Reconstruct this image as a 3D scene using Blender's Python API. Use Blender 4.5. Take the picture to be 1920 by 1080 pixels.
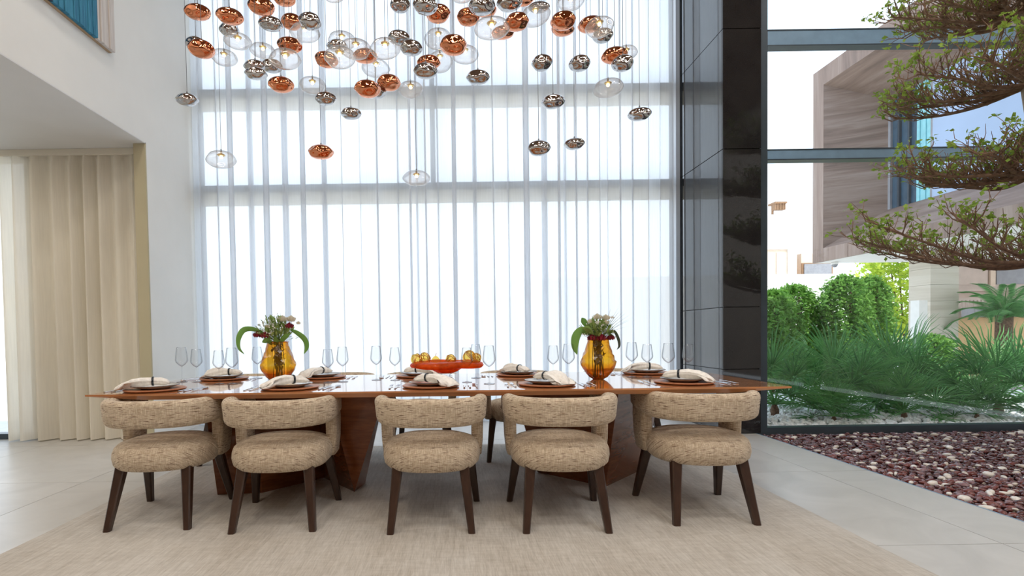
import bpy, bmesh, math, random
import numpy as np
from mathutils import Vector, Matrix, Euler

# ------------------------------------------------------------------ scene, camera, light
for o in list(bpy.data.objects):
    bpy.data.objects.remove(o)
SC = bpy.context.scene
COL = SC.collection
rnd = random.Random(7)
npr = np.random.RandomState(11)
PI = math.pi
R_ = math.radians

cd = bpy.data.cameras.new('camera')
cam = bpy.data.objects.new('camera', cd)
COL.objects.link(cam)
cd.sensor_width = 36.0
cd.lens = 18.0
cd.shift_x = 110 / 1920
cd.shift_y = 110 / 1920
cd.clip_start = 0.05
cd.clip_end = 300
cam.matrix_world = (Matrix.Translation((0, 0, 1.10)) @ Matrix.Rotation(R_(90 - 1.5), 4, 'X')
                    @ Matrix.Rotation(R_(-0.85), 4, 'Z'))
SC.camera = cam

W = bpy.data.worlds.new('world')
SC.world = W
W.use_nodes = True
wn, wl = W.node_tree.nodes, W.node_tree.links
wn.clear()
w_out = wn.new('ShaderNodeOutputWorld')
w_bg = wn.new('ShaderNodeBackground')
w_tc = wn.new('ShaderNodeTexCoord')
w_sep = wn.new('ShaderNodeSeparateXYZ')
w_rmp = wn.new('ShaderNodeValToRGB')
w_rmp.color_ramp.elements[0].position = 0.0
w_rmp.color_ramp.elements[0].color = (0.83, 0.915, 1.0, 1)
w_rmp.color_ramp.elements[1].position = 0.75
w_rmp.color_ramp.elements[1].color = (0.62, 0.78, 1.0, 1)
wl.new(w_tc.outputs['Generated'], w_sep.inputs[0])
wl.new(w_sep.outputs['Z'], w_rmp.inputs[0])
wl.new(w_rmp.outputs[0], w_bg.inputs[0])
w_bg.inputs[1].default_value = 2.3
wl.new(w_bg.outputs[0], w_out.inputs[0])

sun_d = bpy.data.lights.new('sun', 'SUN')
sun_d.energy = 4.0
sun_d.angle = R_(1.0)
sun_d.color = (1.0, 0.93, 0.82)
sun = bpy.data.objects.new('sun', sun_d)
COL.objects.link(sun)
sun.rotation_euler = Vector((-0.2, 0.45, -1.0)).to_track_quat('-Z', 'Y').to_euler()

def ceiling_fill(x, y, z, power, size, col):  # unseen fill light added at ceiling height to brighten the interior
    d = bpy.data.lights.new('ceiling_fill', 'AREA')
    d.shape = 'DISK'
    d.size = size
    d.energy = power
    d.color = col
    o = bpy.data.objects.new('ceiling_fill', d)
    COL.objects.link(o)
    o.location = (x, y, z)

FILL_POWER = 38
for ly in (-3.6, -1.4, 0.8):
    for lx in (-2.2, 0.2, 2.6, 4.5):
        ceiling_fill(lx, ly, 6.17, FILL_POWER, 0.6, (1.0, 0.90, 0.78) if lx < 2 else (0.97, 0.97, 0.97))
for lx in (-2.0, 0.5, 3.0, 5.2):
    ceiling_fill(lx, 3.4, 6.17, FILL_POWER * 0.6, 0.6, (1.0, 0.93, 0.84))
for lx, ly in ((-4.6, -1.0), (-4.6, 1.6), (-6.4, 0.3), (-4.6, 4.0), (-6.4, 3.2)):  # added fill for the low side room and its curtain
    ceiling_fill(lx, ly, 3.10, 15.0, 0.3, (1.0, 0.88, 0.74))

SC.view_settings.view_transform = 'Standard'
SC.view_settings.look = 'None'
SC.view_settings.gamma = 1.0
SC.view_settings.exposure = 0.0
SC.view_settings.use_curve_mapping = False
SC.cycles.use_denoising = True
SC.cycles.max_bounces = 12
SC.cycles.transparent_max_bounces = 32
SC.cycles.diffuse_bounces = 4
SC.cycles.glossy_bounces = 4
SC.cycles.transmission_bounces = 8
SC.cycles.sample_clamp_indirect = 6.0

# ------------------------------------------------------------------ helpers
def finish(o, mat=None, parent=None):
    COL.objects.link(o)
    if mat is not None:
        for m in (mat if isinstance(mat, (list, tuple)) else [mat]):
            o.data.materials.append(m)
    if parent is not None:
        o.parent = parent
    return o

def mesh(name, V, F, mat=None, parent=None, smooth=False, uv=None, mi=None):
    me = bpy.data.meshes.new(name)
    if isinstance(V, np.ndarray):
        V = V.tolist()
    if isinstance(F, np.ndarray):
        F = F.tolist()
    me.from_pydata(V, [], F)
    if uv is not None:
        l = me.uv_layers.new(name='UVMap')
        l.data.foreach_set('uv', np.asarray(uv, dtype=np.float32).ravel())
    if mi is not None:
        me.polygons.foreach_set('material_index', np.asarray(mi, dtype=np.int32))
    if smooth:
        me.polygons.foreach_set('use_smooth', np.ones(len(me.polygons), dtype=bool))
    me.update()
    return finish(bpy.data.objects.new(name, me), mat, parent)

def tagit(o, label, cat, group=None, kind=None):
    o['label'] = label
    o['category'] = cat
    if group:
        o['group'] = group
    if kind:
        o['kind'] = kind
    return o

def thing(name, label, cat, loc=(0, 0, 0), rz=0, group=None, kind=None):
    o = bpy.data.objects.new(name, None)
    o.empty_display_size = 0.1
    COL.objects.link(o)
    o.location = loc
    o.rotation_euler = (0, 0, rz)
    return tagit(o, label, cat, group, kind)

def dup(root, label=None, loc=None, rz=None):
    def cp(o, parent):
        c = o.copy()
        COL.objects.link(c)
        if parent is not None:
            c.parent = parent
            c.matrix_parent_inverse = o.matrix_parent_inverse
        for ch in o.children:
            cp(ch, c)
        return c
    r = cp(root, None)
    if label:
        r['label'] = label
    if loc is not None:
        r.location = loc
    if rz is not None:
        r.rotation_euler = (0, 0, rz)
    return r

BOXF = [(0, 3, 2, 1), (4, 5, 6, 7), (0, 1, 5, 4), (1, 2, 6, 5), (2, 3, 7, 6), (3, 0, 4, 7)]
def boxv(x0, x1, y0, y1, z0, z1):
    return [(x0, y0, z0), (x1, y0, z0), (x1, y1, z0), (x0, y1, z0), (x0, y0, z1), (x1, y0, z1), (x1, y1, z1), (x0, y1, z1)]

def box(name, x0, x1, y0, y1, z0, z1, mat, parent=None, bevel=0.0):
    if bevel <= 0:
        return mesh(name, boxv(x0, x1, y0, y1, z0, z1), BOXF, mat, parent)
    bm = bmesh.new()
    vs = [bm.verts.new(v) for v in boxv(x0, x1, y0, y1, z0, z1)]
    for f in BOXF:
        bm.faces.new([vs[i] for i in f])
    bmesh.ops.bevel(bm, geom=bm.edges[:], offset=bevel, segments=2, profile=0.6, affect='EDGES')
    me = bpy.data.meshes.new(name)
    bm.to_mesh(me)
    bm.free()
    return finish(bpy.data.objects.new(name, me), mat, parent)

def prism(name, pts, off, mat, parent=None):
    """closed solid: polygon pts swept by the vector off"""
    n = len(pts)
    off = Vector(off)
    V = [tuple(p) for p in pts] + [tuple(Vector(p) + off) for p in pts]
    F = [tuple(range(n))[::-1], tuple(range(n, 2 * n))]
    F += [(i, (i + 1) % n, n + (i + 1) % n, n + i) for i in range(n)]
    o = mesh(name, V, F, mat, parent)
    bm = bmesh.new()
    bm.from_mesh(o.data)
    bmesh.ops.recalc_face_normals(bm, faces=bm.faces[:])
    bm.to_mesh(o.data)
    bm.free()
    return o

def lathe_data(prof, n=24, a0=0.0):
    V, F = [], []
    rows = []
    for r, z in prof:
        if r < 1e-6:
            rows.append([len(V)])
            V.append((0, 0, z))
        else:
            rows.append(list(range(len(V), len(V) + n)))
            V += [(r * math.cos(a0 + 2 * PI * k / n), r * math.sin(a0 + 2 * PI * k / n), z) for k in range(n)]
    for a, b in zip(rows[:-1], rows[1:]):
        for k in range(n):
            k2 = (k + 1) % n
            if len(a) == 1 and len(b) == 1:
                continue
            if len(a) == 1:
                F.append((a[0], b[k2], b[k]))
            elif len(b) == 1:
                F.append((a[k], a[k2], b[0]))
            else:
                F.append((a[k], a[k2], b[k2], b[k]))
    return V, F

def lathe(name, prof, mat, parent=None, n=24, smooth=True):
    V, F = lathe_data(prof, n)
    return mesh(name, V, F, mat, parent, smooth)

def tube_data(pts, rad, n=6, V=None, F=None, cap=True):
    """tube along pts, radius rad (number or list), appended to V, F"""
    V = [] if V is None else V
    F = [] if F is None else F
    P = [Vector(p) for p in pts]
    m = len(P)
    if not isinstance(rad, (list, tuple)):
        rad = [rad] * m
    t0 = (P[1] - P[0]).normalized()
    u = t0.orthogonal().normalized()
    base = len(V)
    for i in range(m):
        t = (P[min(i + 1, m - 1)] - P[max(i - 1, 0)])
        t = t.normalized() if t.length > 1e-9 else t0
        u = (u - t * u.dot(t))
        u = u.normalized() if u.length > 1e-6 else t.orthogonal().normalized()
        w = t.cross(u)
        for k in range(n):
            a = 2 * PI * k / n
            q = P[i] + (u * math.cos(a) + w * math.sin(a)) * rad[i]
            V.append((q.x, q.y, q.z))
    for i in range(m - 1):
        for k in range(n):
            a, b = base + i * n + k, base + i * n + (k + 1) % n
            F.append((a, b, b + n, a + n))
    if cap:
        F.append(tuple(base + k for k in range(n))[::-1])
        F.append(tuple(base + (m - 1) * n + k for k in range(n)))
    return V, F

def tube(name, pts, rad, mat, parent=None, n=8):
    V, F = tube_data(pts, rad, n)
    return mesh(name, V, F, mat, parent, True)

def loft(name, rings, mat, parent=None, closed=True, cap=True, uvscale=1.0, smooth=True, swap=False):
    """rings: list of lists of points with equal counts; UV in metres (u along, v around)"""
    m, n = len(rings), len(rings[0])
    V = [tuple(p) for r in rings for p in r]
    cu = [0.0]
    for i in range(1, m):
        d = sum((Vector(rings[i][k]) - Vector(rings[i - 1][k])).length for k in range(n)) / n
        cu.append(cu[-1] + d)
    mid = rings[m // 2]
    cv = [0.0]
    for k in range(1, n + 1):
        cv.append(cv[-1] + (Vector(mid[k % n]) - Vector(mid[k - 1])).length)
    F, UV = [], []
    for i in range(m - 1):
        for k in range(n if closed else n - 1):
            k2 = (k + 1) % n
            F.append((i * n + k, i * n + k2, (i + 1) * n + k2, (i + 1) * n + k))
            for (ii, kk) in ((i, k), (i, k + 1), (i + 1, k + 1), (i + 1, k)):
                UV.append((cv[kk] * uvscale, cu[ii] * uvscale) if swap else (cu[ii] * uvscale, cv[kk] * uvscale))
    if cap and closed:
        F.append(tuple(range(n))[::-1])
        UV += [(V[k][0], V[k][2]) for k in range(n)][::-1]
        F.append(tuple((m - 1) * n + k for k in range(n)))
        UV += [(V[(m - 1) * n + k][0], V[(m - 1) * n + k][2]) for k in range(n)]
    return mesh(name, V, F, mat, parent, smooth, UV)

def recalc(o):
    bm = bmesh.new()
    bm.from_mesh(o.data)
    bmesh.ops.recalc_face_normals(bm, faces=bm.faces[:])
    bm.to_mesh(o.data)
    bm.free()
    return o

def smooth_angle(o, deg=35):
    me = o.data
    me.polygons.foreach_set('use_smooth', np.ones(len(me.polygons), dtype=bool))
    me.set_sharp_from_angle(angle=R_(deg))
    return o

def rotmats(n, rs, tilt=None):
    """n random rotation matrices; tilt limits how far z leans"""
    az = rs.uniform(0, 2 * PI, n)
    ax = rs.uniform(0, 2 * PI, n)
    th = rs.uniform(0, PI if tilt is None else tilt, n)
    c, s = np.cos(az), np.sin(az)
    Z = np.zeros((n, 3, 3))
    Z[:, 0, 0], Z[:, 0, 1], Z[:, 1, 0], Z[:, 1, 1], Z[:, 2, 2] = c, -s, s, c, 1
    kx, ky = np.cos(ax), np.sin(ax)
    ct, st = np.cos(th), np.sin(th)
    K = np.zeros((n, 3, 3))
    K[:, 0, 0] = ct + kx * kx * (1 - ct)
    K[:, 0, 1] = kx * ky * (1 - ct)
    K[:, 0, 2] = ky * st
    K[:, 1, 0] = kx * ky * (1 - ct)
    K[:, 1, 1] = ct + ky * ky * (1 - ct)
    K[:, 1, 2] = -kx * st
    K[:, 2, 0] = -ky * st
    K[:, 2, 1] = kx * st
    K[:, 2, 2] = ct
    return K @ Z

def scatter(name, bv, bf, T, Rm, S, mat, parent=None, smooth=False, mi=None):
    """many copies of a small base shape joined into one mesh"""
    bv = np.asarray(bv, float)
    bf = np.asarray(bf, int)
    n, k = len(T), len(bv)
    S = np.asarray(S, float)
    if S.ndim == 1:
        S = np.repeat(S[:, None], 3, 1)
    V = np.einsum('nij,nkj->nki', Rm, bv[None] * S[:, None, :]) + np.asarray(T)[:, None, :]
    F = (bf[None] + (np.arange(n) * k)[:, None, None]).reshape(-1, bf.shape[1])
    m2 = None if mi is None else np.repeat(np.asarray(mi), len(bf))
    return mesh(name, V.reshape(-1, 3), F, mat, parent, smooth, None, m2)

# ------------------------------------------------------------------ materials
class NT:
    def __init__(s, name):
        s.m = bpy.data.materials.new(name)
        s.m.use_nodes = True
        s.n, s.l = s.m.node_tree.nodes, s.m.node_tree.links
        s.n.clear()
        s.out = s.n.new('ShaderNodeOutputMaterial')
    def node(s, t, **kw):
        x = s.n.new(t)
        for k, v in kw.items():
            setattr(x, k, v)
        return x
    def link(s, a, b):
        s.l.new(a, b)
    def coord(s, kind='Object', scale=(1, 1, 1), rot=(0, 0, 0)):
        tc = s.node('ShaderNodeTexCoord')
        mp = s.node('ShaderNodeMapping')
        mp.inputs['Scale'].default_value = scale
        mp.inputs['Rotation'].default_value = rot
        s.link(tc.outputs[kind], mp.inputs[0])
        return mp.outputs[0]
    def noise(s, vec, scale=5, detail=3, rough=0.5, dist=0.0):
        x = s.node('ShaderNodeTexNoise')
        x.inputs['Scale'].default_value = scale
        x.inputs['Detail'].default_value = detail
        x.inputs['Roughness'].default_value = rough
        x.inputs['Distortion'].default_value = dist
        s.link(vec, x.inputs['Vector'])
        return x.outputs['Fac']
    def ramp(s, fac, stops):
        x = s.node('ShaderNodeValToRGB')
        e = x.color_ramp.elements
        while len(e) < len(stops):
            e.new(0.5)
        for el, (p, c) in zip(e, stops):
            el.position = p
            el.color = tuple(c) + (1,) if len(c) == 3 else c
        s.link(fac, x.inputs[0])
        return x.outputs[0]
    def mix(s, fac, a, b, mode='MIX'):
        x = s.node('ShaderNodeMix', data_type='RGBA', blend_type=mode)
        for sock, v in ((x.inputs[0], fac), (x.inputs[6], a), (x.inputs[7], b)):
            if isinstance(v, (int, float)):
                sock.default_value = v
            elif isinstance(v, tuple):
                sock.default_value = v + (1,) if len(v) == 3 else v
            else:
                s.link(v, sock)
        return x.outputs[2]
    def bump(s, h, strength=0.3, dist=0.01):
        x = s.node('ShaderNodeBump')
        x.inputs['Strength'].default_value = strength
        x.inputs['Distance'].default_value = dist
        s.link(h, x.inputs['Height'])
        return x.outputs[0]
    def bsdf(s, color=None, rough=0.5, metal=0.0, normal=None, coat=0.0, spec=0.5, sheen=0.0, coat_rough=0.03):
        b = s.node('ShaderNodeBsdfPrincipled')
        if color is not None:
            if isinstance(color, tuple):
                b.inputs['Base Color'].default_value = color + (1,)
            else:
                s.link(color, b.inputs['Base Color'])
        if isinstance(rough, (int, float)):
            b.inputs['Roughness'].default_value = rough
        else:
            s.link(rough, b.inputs['Roughness'])
        b.inputs['Metallic'].default_value = metal
        b.inputs['Coat Weight'].default_value = coat
        b.inputs['Coat Roughness'].default_value = coat_rough
        b.inputs['Specular IOR Level'].default_value = spec
        b.inputs['Sheen Weight'].default_value = sheen
        if normal is not None:
            s.link(normal, b.inputs['Normal'])
        return b
    def done(s, sh):
        s.link(sh.outputs[0] if hasattr(sh, 'outputs') else sh, s.out.inputs[0])
        return s.m

def plain(name, color, rough=0.5, metal=0.0, var=0.06, scale=8.0, coat=0.0, spec=0.5, bump=0.0):
    t = NT(name)
    n = t.noise(t.coord('Object'), scale, 4)
    c2 = tuple(max(0, c * (1 - var * 2.2)) for c in color)
    c3 = tuple(min(1, c * (1 + var)) for c in color)
    col = t.ramp(n, [(0.3, c2), (0.7, c3)])
    nb = t.bump(n, bump, 0.01) if bump else None
    return t.done(t.bsdf(col, rough, metal, nb, coat, spec))

def leafmat(name, c1, c2, trans=0.35, rough=0.45):
    t = NT(name)
    n = t.noise(t.coord('Object'), 6.0, 3)
    geo = t.node('ShaderNodeNewGeometry')
    col = t.mix(geo.outputs['Random Per Island'], t.ramp(n, [(0.3, c1), (0.7, c2)]), c2)
    b = t.bsdf(col, rough, spec=0.3)
    tr = t.node('ShaderNodeBsdfTranslucent')
    t.link(col, tr.inputs[0])
    mx = t.node('ShaderNodeMixShader')
    mx.inputs[0].default_value = trans
    t.link(b.outputs[0], mx.inputs[1])
    t.link(tr.outputs[0], mx.inputs[2])
    return t.done(mx)

def schlick(t, f0=0.04, gain=0.9):
    lw = t.node('ShaderNodeLayerWeight')
    lw.inputs['Blend'].default_value = 0.5
    pw = t.node('ShaderNodeMath', operation='POWER')
    pw.inputs[1].default_value = 4.0
    t.link(lw.outputs['Facing'], pw.inputs[0])
    ma = t.node('ShaderNodeMath', operation='MULTIPLY_ADD')
    ma.inputs[1].default_value = gain
    ma.inputs[2].default_value = f0
    t.link(pw.outputs[0], ma.inputs[0])
    return ma.outputs[0]

def thin_glass(name, face=(0.98, 0.98, 0.98), edge=(0.55, 0.58, 0.6), ior=1.45, blend=0.35, rough=0.0, normal_bump=0.0, milk=0.0):
    """thin walled clear glass: see-through, darker where the wall is seen edge-on, mirror reflection by fresnel"""
    t = NT(name)
    lw = t.node('ShaderNodeLayerWeight')
    lw.inputs['Blend'].default_value = blend
    col = t.ramp(lw.outputs['Facing'], [(0.25, face), (1.0, edge)])
    tr = t.node('ShaderNodeBsdfTransparent')
    t.link(col, tr.inputs[0])
    gl = t.node('ShaderNodeBsdfGlossy')
    gl.inputs['Roughness'].default_value = rough
    fr = schlick(t)
    mx = t.node('ShaderNodeMixShader')
    t.link(fr, mx.inputs[0])
    see = tr.outputs[0]
    if milk:
        ml = t.node('ShaderNodeBsdfTranslucent')
        ml.inputs[0].default_value = (1.0, 0.96, 0.90, 1)
        m0 = t.node('ShaderNodeMixShader')
        m0.inputs[0].default_value = milk
        t.link(tr.outputs[0], m0.inputs[1])
        t.link(ml.outputs[0], m0.inputs[2])
        see = m0.outputs[0]
    t.link(see, mx.inputs[1])
    t.link(gl.outputs[0], mx.inputs[2])
    return t.done(mx)

def tweed():
    t = NT('tweed_fabric')
    streak = t.noise(t.coord('UV', (17, 190, 1)), 1.0, 3, 0.6)
    streak2 = t.noise(t.coord('UV', (30, 330, 1)), 1.0, 2, 0.5)
    cross = t.noise(t.coord('UV', (300, 14, 1)), 1.0, 2, 0.5)
    blot = t.noise(t.coord('UV', (9, 14, 1)), 1.0, 3)
    base = t.ramp(blot, [(0.3, (0.47, 0.372, 0.262)), (0.7, (0.64, 0.53, 0.40))])
    base = t.mix(t.ramp(cross, [(0.50, (0, 0, 0)), (0.60, (0.8, 0.8, 0.8))]), base, (0.74, 0.63, 0.48))
    base = t.mix(t.ramp(streak2, [(0.54, (0, 0, 0)), (0.62, (0.8, 0.8, 0.8))]), base, (0.32, 0.215, 0.135))
    mask = t.mix(1.0, t.ramp(streak, [(0.565, (0, 0, 0)), (0.62, (1, 1, 1))]), t.ramp(blot, [(0.38, (0.2, 0.2, 0.2)), (0.54, (1, 1, 1))]), 'MULTIPLY')
    base = t.mix(mask, base, (0.13, 0.066, 0.036))
    wv = t.noise(t.coord('UV', (330, 330, 1)), 1.0, 2)
    nb = t.bump(t.mix(0.5, wv, streak2), 0.5, 0.003)
    return t.done(t.bsdf(base, 0.95, 0, nb, spec=0.15, sheen=0.15))

def wood(name, dark, mid, light, sc=(0.7, 16, 16), rough=0.22, coat=0.5, bump=0.03, kind='Object'):
    t = NT(name)
    g = t.noise(t.coord(kind, sc), 1.0, 6, 0.62, 0.6)
    g2 = t.noise(t.coord(kind, tuple(4 * a for a in sc)), 1.0, 3, 0.6)
    col = t.ramp(g, [(0.28, dark), (0.5, mid), (0.74, light)])
    col = t.mix(0.25, col, t.ramp(g2, [(0.35, dark), (0.65, light)]))
    return t.done(t.bsdf(col, rough, 0, t.bump(g2, bump, 0.004), coat))

def sheer(name, col, transp, diff=0.35):
    t = NT(name)
    w = t.noise(t.coord('UV', (60, 3, 1)), 1.0, 2)
    c2 = tuple(c * 0.94 for c in col)
    cc = t.ramp(w, [(0.3, c2), (0.7, col)])
    a = t.node('ShaderNodeBsdfTranslucent')
    t.link(cc, a.inputs[0])
    d = t.node('ShaderNodeBsdfDiffuse')
    t.link(cc, d.inputs[0])
    m1 = t.node('ShaderNodeMixShader')
    m1.inputs[0].default_value = diff
    t.link(a.outputs[0], m1.inputs[1])
    t.link(d.outputs[0], m1.inputs[2])
    tr = t.node('ShaderNodeBsdfTransparent')
    m2 = t.node('ShaderNodeMixShader')
    # seen edge-on a weave lets less through
    lw = t.node('ShaderNodeLayerWeight')
    lw.inputs['Blend'].default_value = 0.5
    f = t.ramp(lw.outputs['Facing'], [(0.0, (1 - transp,) * 3), (0.9, (0.97,) * 3)])
    t.link(f, m2.inputs[0])
    t.link(tr.outputs[0], m2.inputs[1])
    t.link(m1.outputs[0], m2.inputs[2])
    return t.done(m2)

def emit(name, col, strength):
    t = NT(name)
    e = t.node('ShaderNodeEmission')
    e.inputs[0].default_value = col + (1,)
    e.inputs[1].default_value = strength
    return t.done(e)

M = {}
M['wall'] = plain('wall_paint', (0.80, 0.80, 0.77), 0.85, var=0.012, scale=3)
M['cream'] = plain('cream_paint', (0.78, 0.72, 0.56), 0.85, var=0.012, scale=3)
M['soffit'] = plain('soffit_paint', (0.72, 0.72, 0.71), 0.85, var=0.012, scale=3)
M['rearwood'] = wood('rear_panelling', (0.09, 0.045, 0.025), (0.17, 0.085, 0.045), (0.26, 0.14, 0.075), (6, 6, 0.5), 0.4, 0.0)
M['grout'] = plain('tile_joint', (0.36, 0.35, 0.33), 0.9)
M['frame'] = plain('frame_metal', (0.055, 0.075, 0.095), 0.35, 0.3, var=0.05)
M['framegrey'] = plain('frame_grey', (0.20, 0.33, 0.47), 0.4, 0.0, var=0.05)
M['pane'] = thin_glass('window_glass', (0.97, 0.985, 0.98), (0.8, 0.86, 0.86), 1.5, 0.3)
M['sheer'] = sheer('sheer_white', (0.90, 0.93, 0.97), 0.30)
M['sheer_cream'] = sheer('sheer_cream', (0.95, 0.91, 0.81), 0.05, 0.72)
M['darkceil'] = wood('timber_ceiling', (0.16, 0.085, 0.05), (0.26, 0.15, 0.09), (0.36, 0.22, 0.13), (6, 0.5, 6), 0.5, 0.0)
M['tweed'] = tweed()
M['leg'] = wood('walnut_leg', (0.020, 0.009, 0.006), (0.042, 0.019, 0.011), (0.07, 0.034, 0.02), (14, 14, 0.9), 0.35, 0.2)
M['table'] = wood('mahogany_top', (0.36, 0.125, 0.042), (0.52, 0.205, 0.075), (0.64, 0.30, 0.125), (0.5, 9, 9), 0.12, 1.0)
M['base'] = wood('mahogany_base', (0.11, 0.030, 0.011), (0.20, 0.058, 0.02), (0.29, 0.095, 0.034), (3, 3, 18), 0.22, 0.5)
M['chrome'] = plain('smoked_chrome', (0.50, 0.49, 0.49), 0.03, 1.0, var=0.03, scale=3)
M['copper'] = plain('copper_mirror', (0.76, 0.29, 0.15), 0.03, 1.0, var=0.04, scale=3)
M['steel'] = plain('polished_steel', (0.70, 0.70, 0.72), 0.12, 1.0, var=0.02)
M['blown'] = thin_glass('blown_clear_glass', (0.975, 0.975, 0.98), (0.50, 0.49, 0.49), 1.5, 0.42, 0, 0, 0.18)
M['wineglass'] = thin_glass('wine_glass', (0.975, 0.98, 0.985), (0.22, 0.24, 0.28), 1.5, 0.45)
M['cable'] = plain('cable_grey', (0.16, 0.16, 0.17), 0.5)
M['gold'] = plain('gold_cap', (0.80, 0.55, 0.22), 0.25, 1.0)
M['bulb'] = emit('warm_bulb', (1.0, 0.62, 0.22), 9.0)
M['charger'] = wood('tan_leather', (0.30, 0.10, 0.04), (0.40, 0.15, 0.06), (0.48, 0.20, 0.09), (6, 6, 6), 0.45, 0.1)
M['china'] = plain('cream_china', (0.82, 0.78, 0.72), 0.15, var=0.02, coat=0.6)
M['darkrim'] = plain('plate_rim', (0.10, 0.075, 0.06), 0.3)
M['linen'] = plain('linen_napkin', (0.92, 0.89, 0.84), 0.95, var=0.06, scale=60, bump=0.25)
M['ring'] = plain('napkin_ring_metal', (0.035, 0.04, 0.05), 0.25, 0.7)

def granite():
    t = NT('black_granite')
    n = t.noise(t.coord('Object'), 140, 2, 0.7)
    n2 = t.noise(t.coord('Object'), 3, 4)
    c = t.ramp(n, [(0.35, (0.010, 0.010, 0.012)), (0.62, (0.022, 0.022, 0.024)), (0.75, (0.055, 0.055, 0.058))])
    c = t.mix(0.35, c, t.ramp(n2, [(0.3, (0.012, 0.011, 0.011)), (0.7, (0.034, 0.032, 0.03))]))
    return t.done(t.bsdf(c, 0.035, 0, None, 0.0, 0.5))

def floortile():
    t = NT('porcelain_tile')
    n = t.noise(t.coord('Object', (1, 1, 1)), 2.2, 6, 0.6, 1.0)
    n2 = t.noise(t.coord('Object'), 40, 3)
    c = t.ramp(n, [(0.3, (0.47, 0.465, 0.45)), (0.7, (0.58, 0.575, 0.56))])
    return t.done(t.bsdf(c, 0.32, 0, t.bump(n2, 0.02, 0.003), 0, 0.45))

def rugmat():
    t = NT('woven_rug')
    s1 = t.noise(t.coord('Object', (48, 3.0, 1)), 1.0, 4, 0.65)
    s2 = t.noise(t.coord('Object', (150, 13, 1)), 1.0, 3, 0.6)
    bl = t.noise(t.coord('Object', (1.6, 0.8, 1)), 1.0, 5, 0.6)
    s3 = t.noise(t.coord('Object', (9, 40, 1)), 1.0, 4, 0.65)
    c = t.ramp(s1, [(0.32, (0.29, 0.26, 0.22)), (0.5, (0.49, 0.455, 0.405)), (0.66, (0.63, 0.60, 0.55))])
    c = t.mix(0.38, c, t.ramp(s2, [(0.38, (0.26, 0.23, 0.195)), (0.62, (0.66, 0.63, 0.585))]))
    c = t.mix(0.25, c, t.ramp(s3, [(0.38, (0.32, 0.285, 0.24)), (0.62, (0.62, 0.59, 0.54))]))
    c = t.mix(0.35, c, t.ramp(bl, [(0.38, (0.38, 0.33, 0.275)), (0.62, (0.62, 0.595, 0.56))]))
    return t.done(t.bsdf(c, 0.95, 0, t.bump(t.mix(0.5, s1, s2), 0.7, 0.006), 0, 0.1, 0.2))

def stonemat(name, c1, c2):
    t = NT(name)
    geo = t.node('ShaderNodeNewGeometry')
    oi = t.node('ShaderNodeObjectInfo')
    n = t.noise(t.coord('Object'), 40, 3)
    r = t.mix(0.5, geo.outputs['Random Per Island'], oi.outputs['Random'])
    c = t.ramp(r, [(0.3, c1), (0.7, c2)])
    c = t.mix(t.ramp(n, [(0.45, (0, 0, 0)), (0.8, (0.3, 0.3, 0.3))]), c, tuple(min(1, a * 1.8 + 0.03) for a in c2))
    return t.done(t.bsdf(c, 0.22, 0, None, 0.3, 0.5, coat_rough=0.15))

def travertine(name, dark, mid, light, sc, rot=(0, 0, 0), rough=0.55):
    t = NT(name)
    v = t.coord('Object', sc, rot)
    n = t.noise(v, 1.0, 7, 0.65, 0.4)
    c = t.ramp(n, [(0.25, dark), (0.5, mid), (0.75, light)])
    return t.done(t.bsdf(c, rough, 0, None, 0, 0.3))

M['granite'] = granite()
M['granite_side'] = granite()
for nd in M['granite_side'].node_tree.nodes:
    if nd.type == 'BSDF_PRINCIPLED':
        nd.inputs['IOR'].default_value = 1.6
        nd.inputs['Roughness'].default_value = 0.02
        nd.inputs['Coat Weight'].default_value = 0.4
        nd.inputs['Coat IOR'].default_value = 1.6
M['tile'] = floortile()
M['rug'] = rugmat()
M['stone_red'] = stonemat('pebble_maroon', (0.06, 0.012, 0.012), (0.17, 0.042, 0.036))
M['stone_mauve'] = stonemat('pebble_mauve', (0.12, 0.055, 0.062), (0.25, 0.14, 0.15))
M['stone_white'] = stonemat('pebble_cream', (0.62, 0.54, 0.46), (0.82, 0.77, 0.70))
M['stone_bed'] = plain('pebble_bed_base', (0.07, 0.025, 0.022), 0.9)
M['timber'] = plain('timber_batten', (0.42, 0.29, 0.17), 0.6)
TR = ((0.115, 0.078, 0.064), (0.26, 0.182, 0.145), (0.40, 0.315, 0.27))
M['trav_h'] = travertine('brown_travertine_h', *TR, (0.5, 0.5, 6.5), (0, 0.12, 0))
M['trav_d'] = travertine('brown_travertine_d', *TR, (4.5, 0.6, 0.6), (0, 0, 0.6))
M['trav_v'] = travertine('brown_travertine_v', *TR, (3.5, 3.5, 0.25))
M['trav_light'] = travertine('pale_travertine', (0.50, 0.44, 0.36), (0.62, 0.56, 0.47), (0.70, 0.65, 0.57), (0.4, 0.4, 7))
M['white_out'] = plain('white_render', (0.82, 0.80, 0.76), 0.8, var=0.02)
M['beige_out'] = plain('beige_render', (0.74, 0.58, 0.45), 0.8, var=0.03)
M['pink_out'] = plain('rose_beige_render', (0.62, 0.50, 0.43), 0.8, var=0.03)
M['tan_out'] = plain('tan_render', (0.62, 0.40, 0.20), 0.8, var=0.04)
M['brown_out'] = plain('brown_timber_cladding', (0.30, 0.17, 0.09), 0.7)
M['grey_out'] = plain('grey_shutter', (0.30, 0.30, 0.32), 0.6)
M['dark_out'] = plain('dark_opening', (0.03, 0.032, 0.035), 0.5)
M['bluewall'] = plain('pale_blue_panel', (0.36, 0.47, 0.66), 0.25, var=0.03, scale=1)
M['teal'] = plain('teal_drape', (0.30, 0.66, 0.72), 0.8, var=0.05)
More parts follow.
